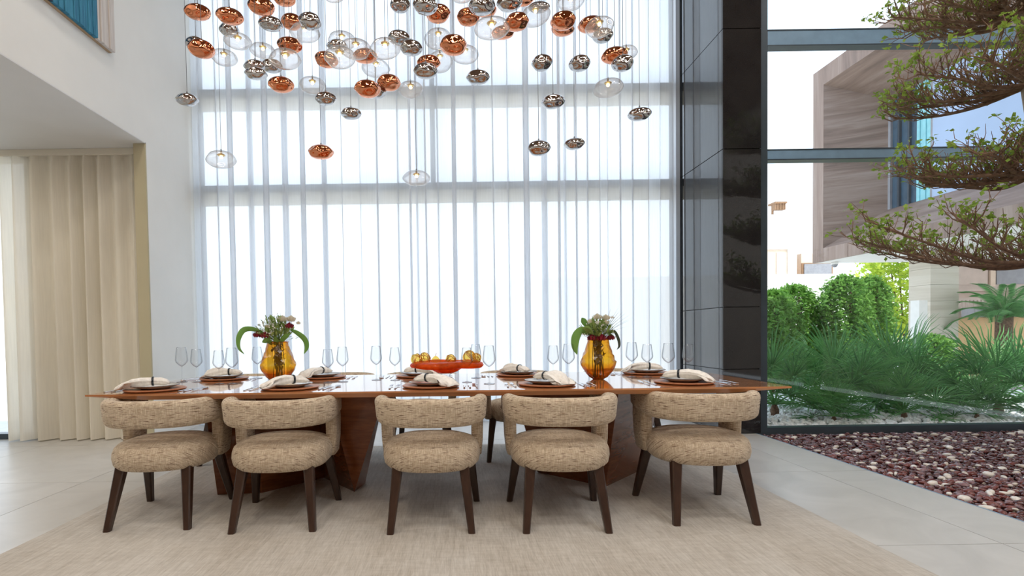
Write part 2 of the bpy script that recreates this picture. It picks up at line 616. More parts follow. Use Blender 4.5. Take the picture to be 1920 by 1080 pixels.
M['villa_glass'] = plain('dark_blue_glass', (0.05, 0.10, 0.15), 0.05, 0.0, var=0.1, spec=0.9)
M['paving'] = plain('pale_paving', (0.72, 0.70, 0.66), 0.8, var=0.04)
M['soil'] = plain('garden_soil', (0.30, 0.29, 0.27), 0.95, var=0.1)
M['chip'] = plain('marble_chip', (0.90, 0.90, 0.90), 0.6, var=0.05)
M['hedge'] = leafmat('hedge_leaf', (0.05, 0.20, 0.035), (0.24, 0.47, 0.09), 0.4)
M['bright_leaf'] = leafmat('sunlit_leaf', (0.30, 0.52, 0.04), (0.62, 0.72, 0.10), 0.5)
M['palm'] = leafmat('palm_leaf', (0.02, 0.11, 0.038), (0.17, 0.42, 0.13), 0.22, 0.35)
M['bark'] = plain('brown_bark', (0.17, 0.10, 0.06), 0.9, var=0.25, scale=30, bump=0.4)
M['bonsai_bark'] = plain('bonsai_twig_bark', (0.27, 0.165, 0.11), 0.9, var=0.2, scale=30)
M['pale_bark'] = plain('pale_trunk_bark', (0.42, 0.33, 0.25), 0.9, var=0.2, scale=18, bump=0.4)
M['bonsai_leaf'] = leafmat('bonsai_leaf', (0.14, 0.27, 0.03), (0.36, 0.50, 0.09), 0.4)
M['vase'] = None
M['green'] = leafmat('bouquet_green', (0.10, 0.20, 0.04), (0.32, 0.45, 0.14), 0.3)
M['deepgreen'] = leafmat('broad_leaf_green', (0.05, 0.18, 0.03), (0.22, 0.42, 0.10), 0.25)
M['rose'] = plain('dark_red_petal', (0.25, 0.008, 0.03), 0.6, var=0.2, scale=40)
M['creampetal'] = leafmat('cream_petal', (0.70, 0.62, 0.42), (0.86, 0.82, 0.70), 0.25)
M['whitepetal'] = leafmat('white_petal', (0.80, 0.80, 0.74), (0.92, 0.92, 0.88), 0.3)
M['stem'] = plain('wet_stem', (0.06, 0.075, 0.02), 0.5)
M['blade'] = plain('dark_palm_spray', (0.05, 0.075, 0.045), 0.5)

def amber():
    t = NT('amber_glass')
    tc = t.node('ShaderNodeTexCoord')
    sp = t.node('ShaderNodeSeparateXYZ')
    t.link(tc.outputs['Object'], sp.inputs[0])
    n = t.noise(t.coord('Object'), 14, 3)
    mth = t.node('ShaderNodeMath', operation='MULTIPLY')
    mth.inputs[1].default_value = 1 / 0.29
    t.link(sp.outputs['Z'], mth.inputs[0])
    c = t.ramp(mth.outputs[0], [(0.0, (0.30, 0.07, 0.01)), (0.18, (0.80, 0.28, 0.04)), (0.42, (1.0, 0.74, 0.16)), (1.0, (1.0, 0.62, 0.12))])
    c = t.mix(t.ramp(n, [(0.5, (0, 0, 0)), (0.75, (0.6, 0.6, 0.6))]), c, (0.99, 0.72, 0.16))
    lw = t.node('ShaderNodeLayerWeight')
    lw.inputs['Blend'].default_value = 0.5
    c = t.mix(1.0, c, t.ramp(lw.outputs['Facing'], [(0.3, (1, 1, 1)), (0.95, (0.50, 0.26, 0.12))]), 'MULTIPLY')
    tr = t.node('ShaderNodeBsdfTransparent')
    t.link(c, tr.inputs[0])
    tl = t.node('ShaderNodeBsdfTranslucent')
    t.link(c, tl.inputs[0])
    m0 = t.node('ShaderNodeMixShader')
    m0.inputs[0].default_value = 0.18
    t.link(tr.outputs[0], m0.inputs[1])
    t.link(tl.outputs[0], m0.inputs[2])
    gl = t.node('ShaderNodeBsdfGlossy')
    gl.inputs['Roughness'].default_value = 0.14
    fr = schlick(t)
    m1 = t.node('ShaderNodeMixShader')
    t.link(fr, m1.inputs[0])
    t.link(m0.outputs[0], m1.inputs[1])
    t.link(gl.outputs[0], m1.inputs[2])
    return t.done(m1)
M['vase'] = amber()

def tinted(name, col, transl=0.25):
    t = NT(name)
    tr = t.node('ShaderNodeBsdfTransparent')
    tr.inputs[0].default_value = col + (1,)
    n = t.noise(t.coord('Object'), 22, 3)
    tl = t.node('ShaderNodeBsdfTranslucent')
    cc = t.ramp(n, [(0.35, tuple(a * 0.55 for a in col)), (0.65, col)])
    t.link(cc, tl.inputs[0])
    m0 = t.node('ShaderNodeMixShader')
    m0.inputs[0].default_value = transl
    t.link(tr.outputs[0], m0.inputs[1])
    t.link(tl.outputs[0], m0.inputs[2])
    pb = t.bsdf(cc, 0.12, spec=0.5)
    m2 = t.node('ShaderNodeMixShader')
    m2.inputs[0].default_value = transl
    t.link(m0.outputs[0], m2.inputs[1])
    t.link(pb.outputs[0], m2.inputs[2])
    return t.done(m2)
M['redglass'] = tinted('orange_red_glass', (0.93, 0.20, 0.02), 0.34)
M['yellowglass'] = tinted('yellow_glass', (0.985, 0.82, 0.36), 0.06)

# ------------------------------------------------------------------ the room
def struct(o, label, cat='wall'):
    o['kind'] = 'structure'
    o['label'] = label
    o['category'] = cat
    return o

BX = 3.18          # edge of the pebble bed
M['jamb'] = plain('shaded_cream_paint', (0.50, 0.455, 0.31), 0.85, var=0.012, scale=3)  # cream paint with the shade of the end face put into its colour
fl = struct(box('floor', -8.5, 7.0, -5.5, 6.6, -0.16, -0.10, M['grout']), 'large pale porcelain floor tiles under the dining table', 'floor')
box('screed', -8.5, BX - 0.004, -5.5, 6.6, -0.10, -0.004, M['grout'], fl)
txs = [-8.45 + 1.4 * k for k in range(9)]
tys = [1.2 + 1.35 * k for k in range(-2, 4)] + [6.58]
tile_cache = {}
for i in range(len(txs)):
    x0 = txs[i]
    x1 = min(x0 + 1.4, BX)
    for j in range(len(tys) - 1):
        y0, y1 = tys[j], tys[j + 1]
        w, h = round(x1 - x0 - 0.004, 4), round(y1 - y0 - 0.004, 4)
        if w < 0.05:
            continue
        o = box('tile', 0, w, 0, h, -0.0039, 0.0, M['tile'], fl) if (w, h) not in tile_cache else None
        if o is None:
            o = tile_cache[(w, h)].copy()
            COL.objects.link(o)
        else:
            tile_cache[(w, h)] = o
        o.location = (x0 + 0.002, y0 + 0.002, 0)
    if x1 >= BX:
        break
struct(box('trim_1', BX - 0.012, BX, -5.5, 5.36, -0.10, 0.001, M['framegrey']), 'thin metal edge between floor tiles and pebbles', 'edging')

WX = -3.17
struct(box('wall_left', WX - 0.125, WX, -5.5, 5.39, 3.13, 6.2, M['wall']), 'white upper wall above the low ceiling, with the artwork', 'wall')
struct(box('wall_jamb', WX - 0.125, WX, 5.39, 6.6, 0, 6.2, M['wall']), 'white full height wall pier left of the tall curtain', 'wall')
struct(box('trim_3', WX - 0.125, WX - 0.003, 5.372, 5.39, 0, 3.12, M['jamb']), 'narrow cream end face of the white wall, shade in its colour', 'wall trim')
wlb = struct(box('wall_side', -4.60, WX - 0.127, 5.66, 5.78, 0, 3.12, M['cream']), 'cream wall behind the left curtain', 'wall')
struct(box('wall_outer', -8.62, -8.5, -5.5, 5.8, 0, 3.4, M['cream']), 'cream end wall of the low side room', 'wall')
struct(box('wall_rear', -8.5, 7.0, -5.62, -5.5, 0, 6.2, M['rearwood']), 'brown panelled wall behind the viewer', 'wall')
struct(box('wall_right', 7.0, 7.12, -5.6, 5.5, 0, 6.2, M['wall']), 'white side wall beyond the pebble bed', 'wall')
struct(box('ceiling', -3.4, 7.12, -5.62, 6.6, 6.2, 6.4, M['darkceil']), 'high timber ceiling of the double height room', 'ceiling')
cl = struct(box('ceiling_lower', -8.6, WX - 0.127, -5.6, 5.8, 3.12, 3.35, M['soffit']), 'low grey ceiling over the side room', 'ceiling')

box('soffit_edge', WX - 0.127, WX, -5.5, 5.37, 3.12, 3.1295, M['soffit'], cl)

def window(name, label, plane_y, x0, x1, z0, z1, transoms, mullions, mat, thick=0.06, depth=0.12, bar='framegrey'):
    w = thing(name, label, 'window', (0, 0, 0))
    w['kind'] = 'structure'
    xs = [x0] + [m for m in mullions] + [x1]
    fw = thick
    box('sill_frame', x0, x1, plane_y - depth / 2, plane_y + depth / 2, z0, z0 + fw, mat, w)
    box('head_frame', x0, x1, plane_y - depth / 2, plane_y + depth / 2, z1 - fw, z1, mat, w)
    for sx in (x0, x1 - fw):
        box('side_frame', sx, sx + fw, plane_y - depth / 2, plane_y + depth / 2, z0 + fw, z1 - fw, mat, w)
    prev = z0 + fw
    levels = []
    for a, b in transoms:
        tb = box('transom', x0 + fw, x1 - fw, plane_y - depth / 2, plane_y + depth / 2, a + 0.012, b - 0.012, M[bar], w)
        for za, zb in ((a, a + 0.012), (b - 0.012, b)):
            box('gasket', x0 + fw, x1 - fw, plane_y - depth / 2 - 0.006, plane_y + depth / 2, za, zb, M['frame'], tb)
        levels.append((prev, a))
        prev = b
    levels.append((prev, z1 - fw))
    for k, (a, b) in enumerate(levels):
        ms = [m for m in mullions if m[1] <= k]
        edges = [x0 + fw] + [m[0] for m in ms] + [x1 - fw]
        for m in ms:
            box('mullion', m[0] - 0.03, m[0] + 0.03, plane_y - depth / 2, plane_y + depth / 2, a, b, mat, w)
        for e0, e1 in zip(edges[:-1], edges[1:]):
            mesh('pane', [(e0, plane_y + 0.02, a), (e1, plane_y + 0.02, a), (e1, plane_y + 0.02, b), (e0, plane_y + 0.02, b)], [(0, 1, 2, 3)], M['pane'], w)
    return w

window('window_1', 'tall grey framed window wall behind the sheer white curtain', 6.47, WX, 2.82, 0.0, 6.2,
       [(2.915, 2.975), (4.095, 4.155)], [(-0.22, 1)], M['frame'], bar='frame')
for sz in (2.915, 4.095):
    box('spandrel', WX + 0.06, 2.76, 6.50, 6.52, sz - 0.17, sz, M['sheer_cream'], bpy.data.objects['window_1'])
window('window_2', 'tall grey framed glazing between granite column and garden', 5.43, 3.216, 7.0, -0.03, 6.2,
       [(2.85, 2.965), (4.02, 4.19)], [], M['frame'], 0.085, 0.10)
window('window_3', 'glazed opening at the far left of the side room', 5.70, -8.5, -4.60, 0.0, 3.12, [], [(-6.6, 0)], M['frame'])
box('batten', 3.22, 6.9, 5.33, 5.375, -0.06, -0.03, M['timber'], None)
struct(bpy.data.objects['batten'], 'thin timber strip under the garden window frame', 'trim')
bpy.data.objects['batten'].name = 'trim_2'

# granite clad column: slabs on the front and on the side that faces the curtain
colm = struct(box('column', 2.84, 3.20, 5.372, 6.55, 0, 6.2, M['dark_out']), 'tall column clad in polished black granite slabs', 'column')
zs = [0.0, 0.68, 1.33, 2.965, 4.19, 5.42, 6.2]
for a, b in zip(zs[:-1], zs[1:]):
    box('front_slab', 2.82, 3.215, 5.35, 5.372, a + 0.004, b - 0.004, M['granite'], colm)
    box('side_slab', 2.82, 2.84, 5.375, 6.55, a + 0.004, b - 0.004, M['granite_side'], colm)
    box('end_slab', 3.20, 3.215, 5.375, 6.55, a + 0.004, b - 0.004, M['granite'], colm)

# rug
def make_rug():
    V, F = [], []
    x0, x1, y0, y1, t = -2.335, 2.12, 1.9, 5.02, 0.012
    nx, ny = 40, 30
    for j in range(ny + 1):
        for i in range(nx + 1):
            u, v = i / nx, j / ny
            e = min(u * (x1 - x0), (1 - u) * (x1 - x0), v * (y1 - y0), (1 - v) * (y1 - y0))
            V.append((x0 + (x1 - x0) * u + 0.004 * math.sin(23 * v) * (e < 1e-6), y0 + (y1 - y0) * v, t if e > 1e-6 else 0.0015))
    for j in range(ny):
        for i in range(nx):
            a = j * (nx + 1) + i
            F.append((a, a + 1, a + nx + 2, a + nx + 1))
    o = mesh('rug', V, F, M['rug'])
    return tagit(o, 'large pale beige woven rug under the dining table', 'rug')
make_rug()

# ------------------------------------------------------------------ curtains
def curtain(name, x0, x1, y, z0, z1, step, amp, fold, mat, rs, label, heading=False):
    """hanging cloth: a path of S folds in plan, drawn down from a heading"""
    L = x1 - x0
    cuts = [0.0]
    while cuts[-1] < L:
        cuts.append(cuts[-1] + rs.uniform(*step))
    xs, ph, am, fo = [], [], [], []
    s = 0.0
    total = cuts[-1]
    npp = 14
    pts = []
    for k in range(len(cuts) - 1):
        a, b = cuts[k], cuts[k + 1]
        A = rs.uniform(*amp)
        Fd = rs.uniform(*fold) * (b - a)
        for q in range(npp):
            f = q / npp
            p = 2 * PI * f
            pts.append((x0 + (a + (b - a) * f) * L / total + Fd * math.sin(2 * p), y - A * math.sin(p) * (1 if True else 0)))
    pts.append((x1, y))
    rows = [(z0, 1.0), (z0 + (z1 - z0) * 0.5, 0.95), (z1 - 0.15, 0.85), (z1 - 0.07, 0.6), (z1, 0.45)] if heading else [(z0, 1.0), (z0 + (z1 - z0) * .5, 1.0), (z1, 1.0)]
    V, F, UV = [], [], []
    n = len(pts)
    us = [0.0]
    for i in range(1, n):
        us.append(us[-1] + math.hypot(pts[i][0] - pts[i - 1][0], pts[i][1] - pts[i - 1][1]))
    sway = [rs.uniform(-0.012, 0.012) for _ in range(n // npp + 2)]
    for z, g in rows:
        for i, (px, py) in enumerate(pts):
            k = i / npp
            kk = int(k)
            sw = sway[kk] + (sway[min(kk + 1, len(sway) - 1)] - sway[kk]) * (k - kk)
            V.append((px + sw * (1 - (z - z0) / (z1 - z0)), y + (py - y) * g, z))
    for r in range(len(rows) - 1):
        for i in range(n - 1):
            F.append((r * n + i, r * n + i + 1, (r + 1) * n + i + 1, (r + 1) * n + i))
            for rr, ii in ((r, i), (r, i + 1), (r + 1, i + 1), (r + 1, i)):
                UV.append((us[ii], rows[rr][0]))
    o = mesh(name, V, F, mat, None, True, UV)
    return tagit(o, label, 'curtain')

rc = random.Random(5)
curtain('sheer_curtain', WX + 0.03, 2.80, 6.30, 0.01, 6.15, (0.13, 0.52), (0.03, 0.06), (0.10, 0.22), M['sheer'], rc,
        'tall sheer white pleated curtain across the window wall')
lc = curtain('cream_curtain', -4.83, WX - 0.13, 5.53, 0.012, 3.105, (0.12, 0.22), (0.040, 0.068), (0.0, 0.06), M['sheer_cream'], rc,
        'cream floor length curtain hanging in the low side room', True)
box('heading_tape', -5.9, WX - 0.13, 5.49, 5.52, 3.055, 3.118, M['sheer_cream'], lc)

# ------------------------------------------------------------------ wall art
art = thing('wall_art', 'large blue and off-white textured artwork high on the left wall', 'artwork', (WX, 4.0, 3.755))
def paintmat(name, a, b, sc):
    t = NT(name)
    n = t.noise(t.coord('Object', sc), 1.0, 5, 0.65, 0.8)
    c = t.ramp(n, [(0.3, a), (0.7, b)])
    return t.done(t.bsdf(c, 0.7, 0, t.bump(n, 0.5, 0.01), 0, 0.25))
M['artblue'] = paintmat('art_blue', (0.02, 0.11, 0.20), (0.07, 0.30, 0.44), (5, 26, 2.2))
M['artpale'] = paintmat('art_pale', (0.50, 0.45, 0.42), (0.72, 0.68, 0.64), (5, 40, 1.5))
M['artdark'] = paintmat('art_dark', (0.015, 0.02, 0.04), (0.06, 0.10, 0.18), (5, 20, 2))
box('backing_board', 0.001, 0.03, -0.9, 0.84, 0.0, 1.9, M['timber'], art)
box('dark_panel', 0.031, 0.06, -0.9, 0.10, 0.004, 1.9, M['artdark'], art, 0.004)
# ridged blue boards, each a strip of its own, and the pale end strip
nb = 9
for k in range(nb):
    a = 0.105 + 0.50 * k / nb
    box('blue_strip', 0.031, 0.058 + 0.006 * ((k * 7) % 3), a, a + 0.50 / nb - 0.003, 0.002, 1.9, M['artblue'], art, 0.004)
for k in range(6):
    a = 0.610 + 0.23 * k / 6
    box('pale_strip', 0.031, 0.060 + 0.005 * ((k * 5) % 3), a, a + 0.23 / 6 - 0.002, 0.0, 1.9, M['artpale'], art, 0.004)

# ------------------------------------------------------------------ dining table
TZ = 0.765
def make_table():
    t = thing('dining_table', 'long glossy reddish wood dining table with knife edge ends', 'table', (-0.11, 3.62, 0), R_(-1.3))
    L, D = 2.075, 0.625
    bv = 0.34
    top = [(-L, -D), (L, -D), (L, D), (-L, D)]
    V = [(x, y, TZ) for x, y in top] + [(x, y, TZ - 0.010) for x, y in top]
    V += [(-L + bv, -D + 0.02, TZ - 0.036), (L - bv, -D + 0.02, TZ - 0.036), (L - bv, D - 0.02, TZ - 0.036), (-L + bv, D - 0.02, TZ - 0.036)]
    F = [(0, 1, 2, 3), (0, 4, 5, 1), (1, 5, 6, 2), (2, 6, 7, 3), (3, 7, 4, 0), (4, 8, 9, 5), (5, 9, 10, 6), (6, 10, 11, 7), (7, 11, 8, 4), (11, 10, 9, 8)]
    recalc(mesh('table_top', V, F, M['table'], t))
    def pedestal(bot, tp):
        n = len(bot)
        V = [(x, y, 0.012) for x, y in bot] + [(x, y, TZ - 0.036) for x, y in tp]
        F = [tuple(range(n))[::-1], tuple(range(n, 2 * n))]
        for i in range(n):
            j = (i + 1) % n
            F.append((i, j, n + j))
            F.append((i, n + j, n + i))
        o = recalc(mesh('pedestal', V, F, M['base'], t))
        bm = bmesh.new()
        bm.from_mesh(o.data)
        bmesh.ops.triangulate(bm, faces=[f for f in bm.faces if len(f.verts) > 4])
        bm.to_mesh(o.data)
        bm.free()
        return o
    def loc(pts):
        c, s = math.cos(R_(1.3)), math.sin(R_(1.3))
        return [((x + 0.11) * c - (y - 3.62) * s, (x + 0.11) * s + (y - 3.62) * c) for x, y in pts]
    pedestal(loc([(-1.64, 3.50), (-1.34, 3.53), (-1.0, 3.88), (-0.70, 3.52), (-0.66, 3.72), (-1.0, 4.02), (-1.62, 3.98)]),
             loc([(-1.62, 3.30), (-1.34, 3.36), (-1.0, 3.70), (-0.80, 3.24), (-0.43, 3.16), (-0.95, 4.0), (-1.60, 3.96)]))
    pedestal(loc([(0.64, 3.95), (1.05, 3.55), (1.51, 4.03), (1.05, 4.08)]),
             loc([(0.38, 3.20), (1.06, 3.28), (1.50, 3.70), (1.05, 4.06)]))
    return t
make_table()

# ------------------------------------------------------------------ chairs
def rrect(w, h, r, n=4):
    """rounded rectangle outline centred on 0"""
    out = []
    for cx, cy, a0 in ((w / 2 - r, h / 2 - r, 0), (-w / 2 + r, h / 2 - r, 90), (-w / 2 + r, -h / 2 + r, 180), (w / 2 - r, -h / 2 + r, 270)):
        for k in range(n + 1):
            a = R_(a0 + 90 * k / n)
            out.append((cx + r * math.cos(a), cy + r * math.sin(a)))
    return out

def make_chair():
    t = thing('dining_chair', 'chair', 'chair')
    # seat: rounded cushion
    rings = []
    n = 40
    prof = [(0.02, 0.335), (0.72, 0.335), (0.90, 0.342), (0.975, 0.362), (1.0, 0.395), (0.99, 0.425), (0.955, 0.448), (0.88, 0.466), (0.72, 0.481), (0.50, 0.491), (0.25, 0.496), (0.02, 0.497)]
    V, F, UV = [], [], []
    for s, z in prof:
        for k in range(n):
            a = 2 * PI * k / n
            ca, sa = math.cos(a), math.sin(a)
            e = 2.35
            r = 1 / (abs(ca) ** e + abs(sa) ** e) ** (1 / e)
            V.append((0.284 * s * r * ca, -0.005 + 0.280 * s * r * sa, z - 0.014 * max(0.0, (0.46 - z) / 0.125)))
    m = len(prof)
    for i in range(m - 1):
        for k in range(n):
            k2 = (k + 1) % n
            f = (i * n + k, i * n + k2, (i + 1) * n + k2, (i + 1) * n + k)
            F.append(f)
            for q in f:
                UV.append((V[q][0], V[q][1] + V[q][2] * 1.3))
    F.append(tuple(range(n))[::-1])
    UV += [(V[q][0], V[q][1]) for q in range(n)][::-1]
    F.append(tuple((m - 1) * n + k for k in range(n)))
    UV += [(V[(m - 1) * n + k][0], V[(m - 1) * n + k][1]) for k in range(n)]
    mesh('seat', V, F, M['tweed'], t, True, UV)
    # curved back band running round into both arms
    path = []
    rx, ry = 0.284, 0.258
    path.append((-rx + 0.010, 0.215))
    path.append((-rx, 0.12))
    for k in range(0, 25):
        a = PI + PI * k / 24
        ca, sa = math.cos(a), math.sin(a)
        e = 2.5
        r = 1 / (abs(ca) ** e + abs(sa) ** e) ** (1 / e)
        path.append((rx * r * ca, 0.005 + (ry + 0.02) * r * sa))
    path.append((rx, 0.12))
    path.append((rx - 0.010, 0.215))
    m = len(path)
    rings = []
    def ring(i, sc=1.0, push=0.0):
        x, y = path[i]
        x0, y0 = path[max(i - 1, 0)]
        x1, y1 = path[min(i + 1, m - 1)]
        tx, ty = x1 - x0, y1 - y0
        l = math.hypot(tx, ty)
        tx, ty = tx / l, ty / l
        nx, ny = ty, -tx                       # outward
        f = max(0.0, min(1.0, (y + 0.05) / 0.26))   # 0 at the back, 1 at the arm tip
        hgt = 0.158 - 0.050 * f
        zc = 0.655 + 0.002 * f
        th = 0.082
        out = []
        for (a, b) in rrect(th, hgt, 0.036, 4):
            lean = 0.10 * (1 - f)                # the back leans out towards its top
            out.append((x + (nx * (a + lean * b)) * sc + tx * push, y + (ny * (a + lean * b)) * sc + ty * push, zc + b * sc))
        return out
    rings = [ring(0, 0.45, -0.022), ring(0, 0.8, -0.014)] + [ring(i) for i in range(m)] + [ring(m - 1, 0.8, 0.014), ring(m - 1, 0.45, 0.022)]
    recalc(loft('backrest', rings, M['tweed'], t))
    # upholstered stiles between arm and seat
    for s in (-1, 1):
        rings = []
        for z, w, y0, y1, xo in ((0.345, 0.050, 0.060, 0.185, 0.262), (0.36, 0.062, 0.035, 0.205, 0.265), (0.45, 0.066, 0.03, 0.215, 0.272), (0.55, 0.068, 0.03, 0.222, 0.274), (0.60, 0.07, 0.0, 0.225, 0.272), (0.645, 0.07, -0.05, 0.225, 0.271)):
            cy, hy = (y0 + y1) / 2, (y1 - y0)
            rings.append([(s * xo + a, cy + b, z) for a, b in rrect(w, hy, 0.026, 4)])
        recalc(loft('arm_support', rings, M['tweed'], t, swap=True))
    for sx in (-1, 1):
        for sy in (-1, 1):
            if sy < 0:
                tp, bt = (sx * 0.185, -0.165), (sx * 0.222, -0.262)
            else:
                tp, bt = (sx * 0.225, 0.165), (sx * 0.270, 0.270)
            rings = []
            for f in (0, 0.5, 1):
                w = 0.058 - 0.020 * f
                cx, cy = tp[0] + (bt[0] - tp[0]) * f, tp[1] + (bt[1] - tp[1]) * f
                z = 0.352 - 0.352 * f
                rings.append([(cx + a, cy + b, z) for a, b in rrect(w, w, 0.007, 1)])
            recalc(loft('leg', rings, M['leg'], t, smooth=False))
    return t

proto = make_chair()
ORD = ['first', 'second', 'middle', 'fourth', 'fifth']
near = [(-1.755, 3.13, 2.2), (-1.03, 3.075, 2.4), (-0.135, 3.025, -0.3), (0.61, 3.005, -1.6), (1.455, 3.085, -0.8)]
nlab = ['tweed barrel chair at the left end of the near side, back to viewer',
        'tweed barrel chair second from left on near side, before the left pedestal',
        'tweed barrel chair in the middle of the near side, back to viewer',
        'tweed barrel chair second from right on near side, before the right pedestal',
        'tweed barrel chair at the right end of near side, nearest the pebbles']
for i, (x, y, a) in enumerate(near):
    c = proto if i == 0 else dup(proto)
    c.location = (x, y, 0.012)
    c.rotation_euler = (0, 0, R_(a))
    c['label'] = nlab[i]
    c['group'] = 'dining chairs along the near side'
far = [(-1.88, 4.555, 178), (-1.03, 4.56, 181), (-0.29, 4.56, 180), (0.555, 4.55, 180), (1.50, 4.56, 182)]
flab = ['tweed barrel chair across the table, behind the leftmost far plate',
        'tweed barrel chair across the table, behind the left amber vase',
        'tweed barrel chair across the table, behind the red glass bowl',
        'tweed barrel chair across the table, seen between the two middle near chairs',
        'tweed barrel chair across the table, farthest right on the curtain side']
for i, (x, y, a) in enumerate(far):
    c = dup(proto, flab[i], (x, y, 0.012), R_(a))
    c['group'] = 'dining chairs along the curtain side'

# ------------------------------------------------------------------ place settings
def make_charger():
    o = lathe('charger_plate', [(0, 0), (0.150, 0), (0.176, 0.004), (0.180, 0.009), (0.176, 0.013), (0.160, 0.011), (0, 0.010)], M['charger'], None, 40)
    return tagit(o, 'x', 'charger')

def make_plate():
    t = thing('dinner_plate', 'x', 'plate')
    lathe('dish', [(0, 0), (0.080, 0), (0.092, 0.004), (0.132, 0.018), (0.137, 0.0205), (0.132, 0.0225), (0.092, 0.009), (0.0, 0.0065)], M['china'], t, 40)
    lathe('rim', [(0.134, 0.0185), (0.1385, 0.0195), (0.139, 0.0218), (0.135, 0.0238), (0.132, 0.0226)], M['darkrim'], t, 40)
    return t

def make_napkin(var):
    t = thing('napkin', 'x', 'napkin')
    rs = random.Random(40 + var)
    rings = []
    # fanned end hangs over the plate edge, pinched by the ring, short tail behind
    st = [(-0.190, 0.050, 0.004, -0.013), (-0.178, 0.064, 0.012, -0.004), (-0.150, 0.060, 0.020, 0.012), (-0.110, 0.052, 0.026, 0.024), (-0.060, 0.040, 0.028, 0.030), (-0.018, 0.026, 0.023, 0.030), (0.012, 0.022, 0.021, 0.030), (0.045, 0.030, 0.022, 0.027), (0.075, 0.036, 0.018, 0.020), (0.092, 0.030, 0.006, 0.014)]
    n = 28
    for i, (x, hw, hh, zc) in enumerate(st):
        ring = []
        for k in range(n):
            a = 2 * PI * k / n
            fan = max(0.0, (5.5 - i) / 5.5)
            rip = 1 + (0.10 + 0.30 * fan) * math.sin((6 + var) * a + var + 0.5 * i) + 0.10 * math.sin(11 * a + 2 * var)
            ring.append((x + (0.006 + 0.012 * fan) * math.sin(5 * a + var), hw * rip * math.cos(a), max(zc + 0.02 * fan * math.cos(2 * a + var) * (i > 1) + hh * (rip * math.sin(a)), -0.014 if i < 2 else (-0.006 if i < 3 else 0.0))))
        rings.append(ring)
    recalc(loft('cloth', rings, M['linen'], t))
    bm = []
    V, F = [], []
    N = 24
    rr = [(0.0, 0.029), (0.006, 0.030), (0.012, 0.029), (0.012, 0.0265), (0.0, 0.0265)]
    for j, (dx, r) in enumerate(rr):
        for k in range(N):
            a = 2 * PI * k / N
            V.append((dx - 0.006, r * math.cos(a), 0.029 + r * math.sin(a)))
    for j in range(5):
        for k in range(N):
            F.append((j * N + k, j * N + (k + 1) % N, ((j + 1) % 5) * N + (k + 1) % N, ((j + 1) % 5) * N + k))
    recalc(mesh('napkin_ring', V, F, M['ring'], t, True))
    return t

def handle_rings(y0, y1, w0, w1, th):
    return [[(a, y, 0.003 + b) for a, b in rrect(w, th, th * 0.45, 1)] for y, w in ((y0, w0), (y0 + (y1 - y0) * 0.2, w0 * 1.05), (y0 + (y1 - y0) * 0.75, w1), (y1, w1))]

def make_fork():
    o = loft('dinner_fork', handle_rings(-0.10, 0.035, 0.013, 0.006, 0.004), M['steel'], None, smooth=False)
    bm = bmesh.new()
    bm.from_mesh(o.data)
    def addb(x0, x1, y0, y1, z0, z1, dz=0):
        vs = [bm.verts.new((x, y, z + (dz if y == y1 else 0))) for x, y, z in boxv(x0, x1, y0, y1, z0, z1)]
        for f in BOXF:
            bm.faces.new([vs[i] for i in f])
    addb(-0.011, 0.011, 0.034, 0.058, 0.003, 0.0055, 0.002)
    for k in range(4):
        x = -0.0095 + k * 0.0055
        addb(x, x + 0.0028, 0.057, 0.102, 0.005, 0.0072, 0.004)
    bm.to_mesh(o.data)
    bm.free()
    return tagit(o, 'x', 'fork')

def make_knife():
    rings = [[(a, y, 0.003 + b) for a, b in rrect(w, th, th * 0.45, 1)] for y, w, th in ((-0.115, 0.012, 0.006), (-0.09, 0.013, 0.006), (-0.02, 0.010, 0.006), (-0.01, 0.016, 0.003), (0.06, 0.018, 0.002), (0.10, 0.014, 0.0016), (0.115, 0.004, 0.0014))]
    return tagit(loft('table_knife', rings, M['steel'], None, smooth=False), 'x', 'knife')

def make_spoon():
    rings = []
    for y, w, th, dz in ((-0.10, 0.012, 0.004, 0), (-0.08, 0.013, 0.004, 0), (0.03, 0.006, 0.004, 0.002), (0.045, 0.010, 0.005, 0.001), (0.058, 0.030, 0.007, 0.001), (0.075, 0.040, 0.008, 0.001), (0.090, 0.034, 0.007, 0.001), (0.102, 0.010, 0.004, 0.002)):
        rings.append([(a, y, 0.004 + b + dz) for a, b in rrect(w, th, th * 0.45, 1)])
    return tagit(loft('table_spoon', rings, M['steel'], None, smooth=True), 'x', 'spoon')

charger0, plate0 = make_charger(), make_plate()
napkins = [make_napkin(0), make_napkin(1), make_napkin(2)]
fork0, knife0, spoon0 = make_fork(), make_knife(), make_spoon()
used = set()
def put(src, label, x, y, z, rz, group):
    o = src if src.name not in used else dup(src)
    used.add(src.name)
    o.location = (x, y, z)
    o.rotation_euler = (0, 0, rz)
    o['label'] = label
    o['group'] = group
    return o

where_near = ['at the leftmost near seat', 'at the second near seat from left', 'at the middle near seat', 'at the second near seat from right', 'at the rightmost near seat']
where_far = ['at the leftmost far seat', 'at the far seat behind the left vase', 'at the far seat behind the red bowl', 'at the far seat between bowl and right vase', 'at the rightmost far seat']
